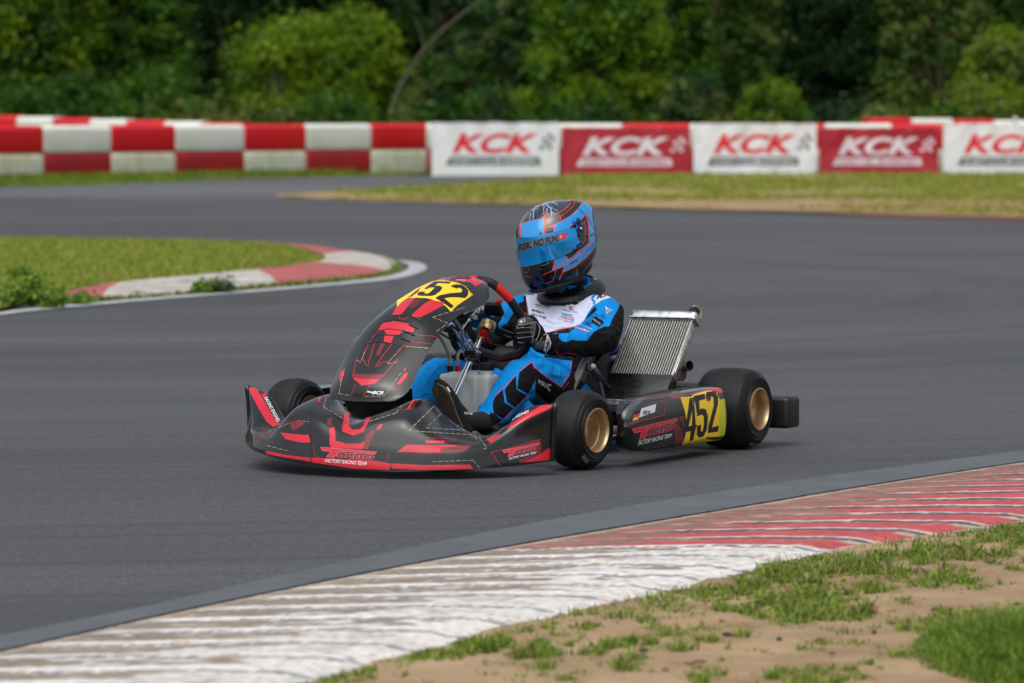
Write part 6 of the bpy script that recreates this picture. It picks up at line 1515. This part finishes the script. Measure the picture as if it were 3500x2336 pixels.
for i in range(len(pts)-1):
    wt=(i%2==0)   # i=2 is the red one at the left edge of the frame (between -79 and 77)
    up_red=(i%2==0); nm=ORD[i-2] if 2<=i<18 else None
    wh='in the part hung with banners' if i>=9 else 'in the bare left part'
    for tier,red_ in (('upper',up_red),('lower',not up_red)):
        z0,z1=(.40,.805) if tier=='upper' else (0,.40)
        col='red' if red_ else 'white'
        if i<2: lab='%s barrier block beyond the left edge of the picture'%col
        else:
            lab='%s plastic barrier block, %s from the left in the %s row of the front barrier'%(col,nm or 'last',tier)
        m=(m_br if red_ else m_bw) if tier=='upper' else (m_brl if red_ else m_bwl)
        block(pts[i],pts[i+1],z0,z1,m,lab,'red and white barrier blocks')
a,b=V((-11.4,99,0)),V((-4.4,75.6,0)); 
def brow(a,b,za,zb,n,start,where):
    for i in range(n):
        p,q=a.lerp(b,i/n),a.lerp(b,(i+1)/n); red_=(i+start)%2==0; zt=za+(zb-za)*(i+.5)/n
        block(p,q,zt-.40,zt,m_br if red_ else m_bw,'%s block, %s from the left in the %s'%('red' if red_ else 'white',ORD[i],where),'blocks of the barriers further back')
        block(p,q,zt-.80,zt-.40,m_bwl if red_ else m_brl,'lower %s block hidden under the %s block of the %s'%('white' if red_ else 'red',ORD[i],where),'blocks of the barriers further back')
def XB(dx,d): return V(((dx*1.49-1750)/FPX*d,d,0))
brow(XB(-112,76.5),XB(560,74.2),.945,.80,8,1,'angled barrier behind on the left')
brow(XB(1984,74.5),XB(2550,76),.895,.80,6,0,'angled barrier behind on the right')
# ---- banners
m_cw=mat('banner_white',sc_(214,216,218),rough=.55,var=.04,vs=2); m_cr=mat('banner_red',sc_(158,18,38),rough=.55,var=.12,vs=2)
m_pr=mat('banner_print_red',sc_(206,22,40),rough=.5); m_pd=mat('banner_print_dark',sc_(62,72,80),rough=.5); m_pw=mat('banner_print_white',sc_(214,206,214),rough=.5); m_eye=mat('eyelet',(.6,.6,.6),rough=.3,metal=1)
def banner(x0,x1,yt,yb,redb,seed,label,wr=.02):
    d=71.35; X0,X1=(x0*1.49-1750)/FPX*d,(x1*1.49-1750)/FPX*d; zt=CAMH-(yt*1.49-335)/FPX*d; zb=CAMH-(yb*1.49-335)/FPX*d; zb=max(zb,-.02)
    Wd,Hh=X1-X0-.03,zt-zb
    def P(u,v,off=0):
        n=noise.noise(V((u*5+seed*3,v*1.2,seed)))*wr+noise.noise(V((u*14+seed,v*4-u*6,seed)))*wr*.4+(.02*math.sin(u*9*math.pi)*math.exp(-(1-v)*5) if not redb else .012*math.sin(u*6*math.pi+1)*math.exp(-(1-v)*3))
        sag=-.012*math.sin(u*math.pi*4)**2*v*(1 if not redb else .8)
        return V((u*Wd,-.02+n-off-.02,v*Hh+sag))
    root=empty('banner',(X0+.015,d,zb),label=label,cat='banner',group='banners along the barrier'); bm=bmesh.new()
    addgrid(bm,[[P(i/70,j/24) for i in range(71)] for j in range(25)]); link('cloth',bm,m_cr if redb else m_cw,root,smooth=180)
    def put(b,x0,x1,y0,y1,mt,off,sh=0,name='print'):
        xs=[v.co.x for v in b.verts]; ys=[v.co.y for v in b.verts]; a0,a1,b0,b1=min(xs),max(xs),min(ys),max(ys)
        for v in b.verts: v.co=((v.co.x-a0)/(a1-a0),(v.co.y-b0)/(b1-b0),0)
        Dec._cut(None,b,1/16,1/5)
        for v in b.verts:
            u,w=v.co.x,v.co.y; v.co=P(x0+(x1-x0)*u,y0+(y1-y0)*w,off)
        bmesh.ops.recalc_face_normals(b,faces=b.faces[:]); link(name,b,mt,root,smooth=180)
    put(textmesh('KCK',.035,.32),.16,.84,.42,.80,m_pw if redb else m_pr,.004,name='lettering')
    b=bmesh.new(); vs=[b.verts.new(p) for p in ((.02,0,0),(.99,0,0),(1,.05,0),(.985,1,0),(.0+.07,1,0))]; b.faces.new(vs); put(b,.11,.86,.20,.36,m_pw if redb else m_pd,.004,name='print_bar')
    put(textmesh('KART-CLUB-KERPEN',.02,.25),.16,.83,.235,.325,m_cr if redb else m_cw,.007,name='bar_lettering')
    b=bmesh.new()
    for q in range(4):
        for r in range(3):
            if (q+r)%2==0: o=.28*q; b.faces.new([b.verts.new((.33*r+.1*q,.25*q+.0,0)),b.verts.new((.33*r+.30+.1*q,.25*q,0)),b.verts.new((.33*r+.40+.1*q,.25*q+.24,0)),b.verts.new((.33*r+.10+.1*q,.25*q+.24,0))])
    put(b,.845,.97,.50,.80,m_pw if redb else m_pd,.004,name='chequered_flag')
    bm=bmesh.new()
    for u in (.01,.25,.5,.75,.99): p=P(u,.985,.004); cyl(bm,p+V((0,-.002,0)),p+V((0,.002,0)),.014,12)
    link('eyelet',bm,m_eye,root)
banner(988,1284,281,407,False,1,'white banner with red lettering next to the bare barrier blocks',.012)
banner(1286,1585,292,403.5,True,2,'dark red banner between the two left white banners',.018)
banner(1588,1874,283,406,False,3,'white banner with crumpled lower edge between the two red banners',.03)
banner(1876,2154,293,401,True,4,'dark red banner hanging creased near the right side',.035)
banner(2160,2455,284,403,False,5,'white banner cut off by the right edge of the photo',.02)
bm=bmesh.new(); bmesh.ops.create_icosphere(bm,subdivisions=3,radius=.05); link('marker_ball',bm,mat('ball_pale',sc_(206,190,190),rough=.5),None,loc=((2327*1.49-1750)/FPX*71.9,71.9,.86),label='small pale ball marker on top of the barrier at far right',cat='marker')
# ---- trees and bushes
m_bark=mat('bark',sc_(96,84,70),rough=.9,var=.35,vs=8,bump=.6,bs=20,dist=.02)
m_bark2=mat('bark_pale',sc_(88,86,66),rough=.85,var=.2,vs=8,bump=.4,bs=20,dist=.01)
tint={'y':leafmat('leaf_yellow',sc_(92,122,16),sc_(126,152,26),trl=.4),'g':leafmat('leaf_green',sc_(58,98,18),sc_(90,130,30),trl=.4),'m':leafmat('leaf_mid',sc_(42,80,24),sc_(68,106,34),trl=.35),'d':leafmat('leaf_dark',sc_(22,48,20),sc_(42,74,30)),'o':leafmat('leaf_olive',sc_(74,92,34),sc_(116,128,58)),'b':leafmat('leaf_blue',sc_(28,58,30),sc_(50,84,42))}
def X(dx,d): return (dx*1.49-1750)/FPX*d
def Zt(dy,d): return CAMH-(dy*1.49-335)/FPX*d
def plant(name,cat,dx,w,top,d,t,label,base=0,trunk=True,dens=1,leaf=.075,depth=None,group=None,low=0):
    """dx centre, w width, top: pixel row of the highest foliage (2349 view)"""
    x=X(dx,d); rx=w*1.49/FPX*d/2; zt=Zt(top,d) if top>-500 else -top/1000.; ry=depth or rx*.8
    r=empty(name,(x,d,0),label=label,cat=cat,group=group)
    z0=low; H_=zt-z0; n=int(max(12,9*rx*H_*4)*dens); cen=[];rad=[]
    for k in range(n):
        a=RNG.random()*6.283; q=.55+.45*RNG.random(); zz=RNG.random(); sh=math.sqrt(max(0,1-((zz-.42)/.62)**2)) if zz>.42 else (.82+.18*zz/.42)
        cen.append((rx*q*sh*math.cos(a),ry*q*sh*math.sin(a),z0+H_*zz*.93)); rad.append((.12+.34*RNG.random()**1.5)*min(1.3,.5+rx*.5))
    lv=leaves(cen,rad,140,leaf,up=.7)
    mats=[tint[c] for c in t]; mi=np.repeat(RNG.integers(0,len(mats),len(cen)),140)
    quadmesh('crown',lv,mats,r,mi)
    bm=bmesh.new(); th=.04+.02*rx
    if trunk:
        tube(bm,[(0,0,-.05),(.05,.02,H_*.3+z0*.5),(-.04,.05,z0+H_*.6),(.03,0,z0+H_*.85)],[th*1.5,th,th*.7,th*.3],9,4)
    for k in range(7):
        c=random.choice(cen); tube(bm,[(0,0,min(c[2]*.4,.8)),(c[0]*.4,c[1]*.4,c[2]*.7),(c[0]*.85,c[1]*.85,c[2]*.98)],[th*.6,th*.4,th*.12],6,3)
    link('trunk' if trunk else 'branches',bm,m_bark,r)
    return r
g_b='bushes behind the barrier'; g_t='trees at the edge of the wood'
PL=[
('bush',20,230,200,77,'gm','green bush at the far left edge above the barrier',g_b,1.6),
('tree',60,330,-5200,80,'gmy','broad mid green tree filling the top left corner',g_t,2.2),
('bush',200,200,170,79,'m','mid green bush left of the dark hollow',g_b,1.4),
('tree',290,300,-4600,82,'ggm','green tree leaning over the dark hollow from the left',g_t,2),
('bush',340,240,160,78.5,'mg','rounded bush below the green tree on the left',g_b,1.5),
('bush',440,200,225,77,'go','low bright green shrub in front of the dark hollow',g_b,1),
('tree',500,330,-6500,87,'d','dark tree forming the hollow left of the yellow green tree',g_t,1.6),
('tree',690,330,40,80,'yyg','yellow green tree with a bright crown left of the leaning trunk',g_t,2),
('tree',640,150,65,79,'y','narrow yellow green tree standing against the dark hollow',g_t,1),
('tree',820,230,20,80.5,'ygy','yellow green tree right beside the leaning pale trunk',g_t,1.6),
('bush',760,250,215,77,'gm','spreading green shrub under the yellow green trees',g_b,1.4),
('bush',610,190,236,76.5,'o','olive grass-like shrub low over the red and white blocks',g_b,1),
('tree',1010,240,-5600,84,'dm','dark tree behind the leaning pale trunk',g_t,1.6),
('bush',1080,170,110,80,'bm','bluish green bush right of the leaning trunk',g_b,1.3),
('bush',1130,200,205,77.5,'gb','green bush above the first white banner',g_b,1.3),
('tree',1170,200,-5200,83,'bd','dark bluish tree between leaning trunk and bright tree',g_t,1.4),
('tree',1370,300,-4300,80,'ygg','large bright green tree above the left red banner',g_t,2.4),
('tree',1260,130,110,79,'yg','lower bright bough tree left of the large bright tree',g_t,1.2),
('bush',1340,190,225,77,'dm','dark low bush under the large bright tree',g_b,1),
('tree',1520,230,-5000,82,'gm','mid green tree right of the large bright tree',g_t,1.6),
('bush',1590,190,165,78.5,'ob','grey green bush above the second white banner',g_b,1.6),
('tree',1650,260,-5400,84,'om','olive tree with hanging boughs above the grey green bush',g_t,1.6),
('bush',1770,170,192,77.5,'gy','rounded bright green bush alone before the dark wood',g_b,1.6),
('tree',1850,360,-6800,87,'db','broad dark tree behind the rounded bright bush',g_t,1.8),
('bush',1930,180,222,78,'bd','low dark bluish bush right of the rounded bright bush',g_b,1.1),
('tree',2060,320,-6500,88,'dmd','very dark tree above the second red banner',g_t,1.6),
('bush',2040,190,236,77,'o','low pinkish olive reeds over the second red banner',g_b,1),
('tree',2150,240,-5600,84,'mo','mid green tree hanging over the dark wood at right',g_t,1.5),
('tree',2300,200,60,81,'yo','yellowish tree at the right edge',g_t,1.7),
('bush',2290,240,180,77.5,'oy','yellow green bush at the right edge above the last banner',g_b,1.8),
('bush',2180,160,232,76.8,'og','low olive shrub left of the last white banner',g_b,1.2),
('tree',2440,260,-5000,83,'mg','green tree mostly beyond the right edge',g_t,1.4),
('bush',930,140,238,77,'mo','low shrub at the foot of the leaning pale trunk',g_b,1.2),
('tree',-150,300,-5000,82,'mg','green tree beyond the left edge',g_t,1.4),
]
for nm,dx,w,top,d,t,lab,g,de in PL: plant(nm,nm,dx,w,top,d,t,lab,dens=de,group=g,leaf=.052 if nm=='tree' else .042,low=.0 if nm=='bush' else .35)
# leaning pale trunk
r=empty('leaning_tree',(X(885,79.5),79.5,0),label='pale bare trunk arching up to the right out of the bushes',cat='tree')
bm=bmesh.new(); P_=[V((X(x,79.5)-X(885,79.5),0,Zt(y,79.5))) for x,y in ((885,330),(893,280),(905,230),(935,168),(975,112),(1030,58),(1100,6),(1190,-40),(1300,-70))]; P_[0].z=-.1
tube(bm,P_,[.045,.04,.032,.026,.022,.020,.019,.015,.01],10,6); 
for a,b,c in ((3,(.35,.1,-.35),.012),(4,(.5,.1,-.5),.012),(2,(.4,0,-.5),.014),(5,(.45,.1,-.6),.01),(4,(-.2,.2,.6),.012)): tube(bm,[P_[a],P_[a]+V(b)*.5+V((0,0,.05)),P_[a]+V(b)],[c,c*.7,.003],6,4)
link('trunk',bm,m_bark2,r)
cen=[(p.x+.25+RNG.normal()*.2,RNG.normal()*.25,max(.1,p.z-.5+RNG.normal()*.25)) for p in P_[1:7] for _ in range(5)]+[(P_[-1].x+RNG.normal()*.5,RNG.normal()*.4,P_[-1].z+RNG.normal()*.4) for _ in range(20)]
quadmesh('crown',leaves(cen,[.22]*len(cen),45,.05),[tint['o'],tint['m']],r,np.repeat(RNG.integers(0,2,len(cen)),45))
# mass of the wood behind
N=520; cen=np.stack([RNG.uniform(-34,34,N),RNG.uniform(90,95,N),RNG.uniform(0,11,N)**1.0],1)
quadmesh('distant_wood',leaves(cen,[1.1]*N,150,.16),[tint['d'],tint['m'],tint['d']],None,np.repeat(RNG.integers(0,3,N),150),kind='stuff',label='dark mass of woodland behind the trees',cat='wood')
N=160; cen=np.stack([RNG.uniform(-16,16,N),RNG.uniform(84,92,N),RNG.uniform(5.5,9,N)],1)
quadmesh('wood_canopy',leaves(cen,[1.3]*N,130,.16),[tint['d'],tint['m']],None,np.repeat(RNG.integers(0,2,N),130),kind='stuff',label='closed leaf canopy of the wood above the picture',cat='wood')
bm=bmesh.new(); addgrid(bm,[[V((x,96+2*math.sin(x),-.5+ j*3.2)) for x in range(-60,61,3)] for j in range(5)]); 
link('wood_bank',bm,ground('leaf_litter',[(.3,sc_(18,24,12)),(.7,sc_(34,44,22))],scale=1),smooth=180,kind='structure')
N=26000; x=RNG.uniform(-12,12,N); y=RNG.uniform(73,80,N)
quadmesh('meadow_grass',blades(x,y,np.full(N,-.03),.35*(.5+RNG.random(N)),np.full(N,.02),.6),[tint['g'],tint['o'],tint['m']],None,np.tile(RNG.integers(0,3,N),2),kind='stuff',label='long grass growing behind the barrier',cat='grass')
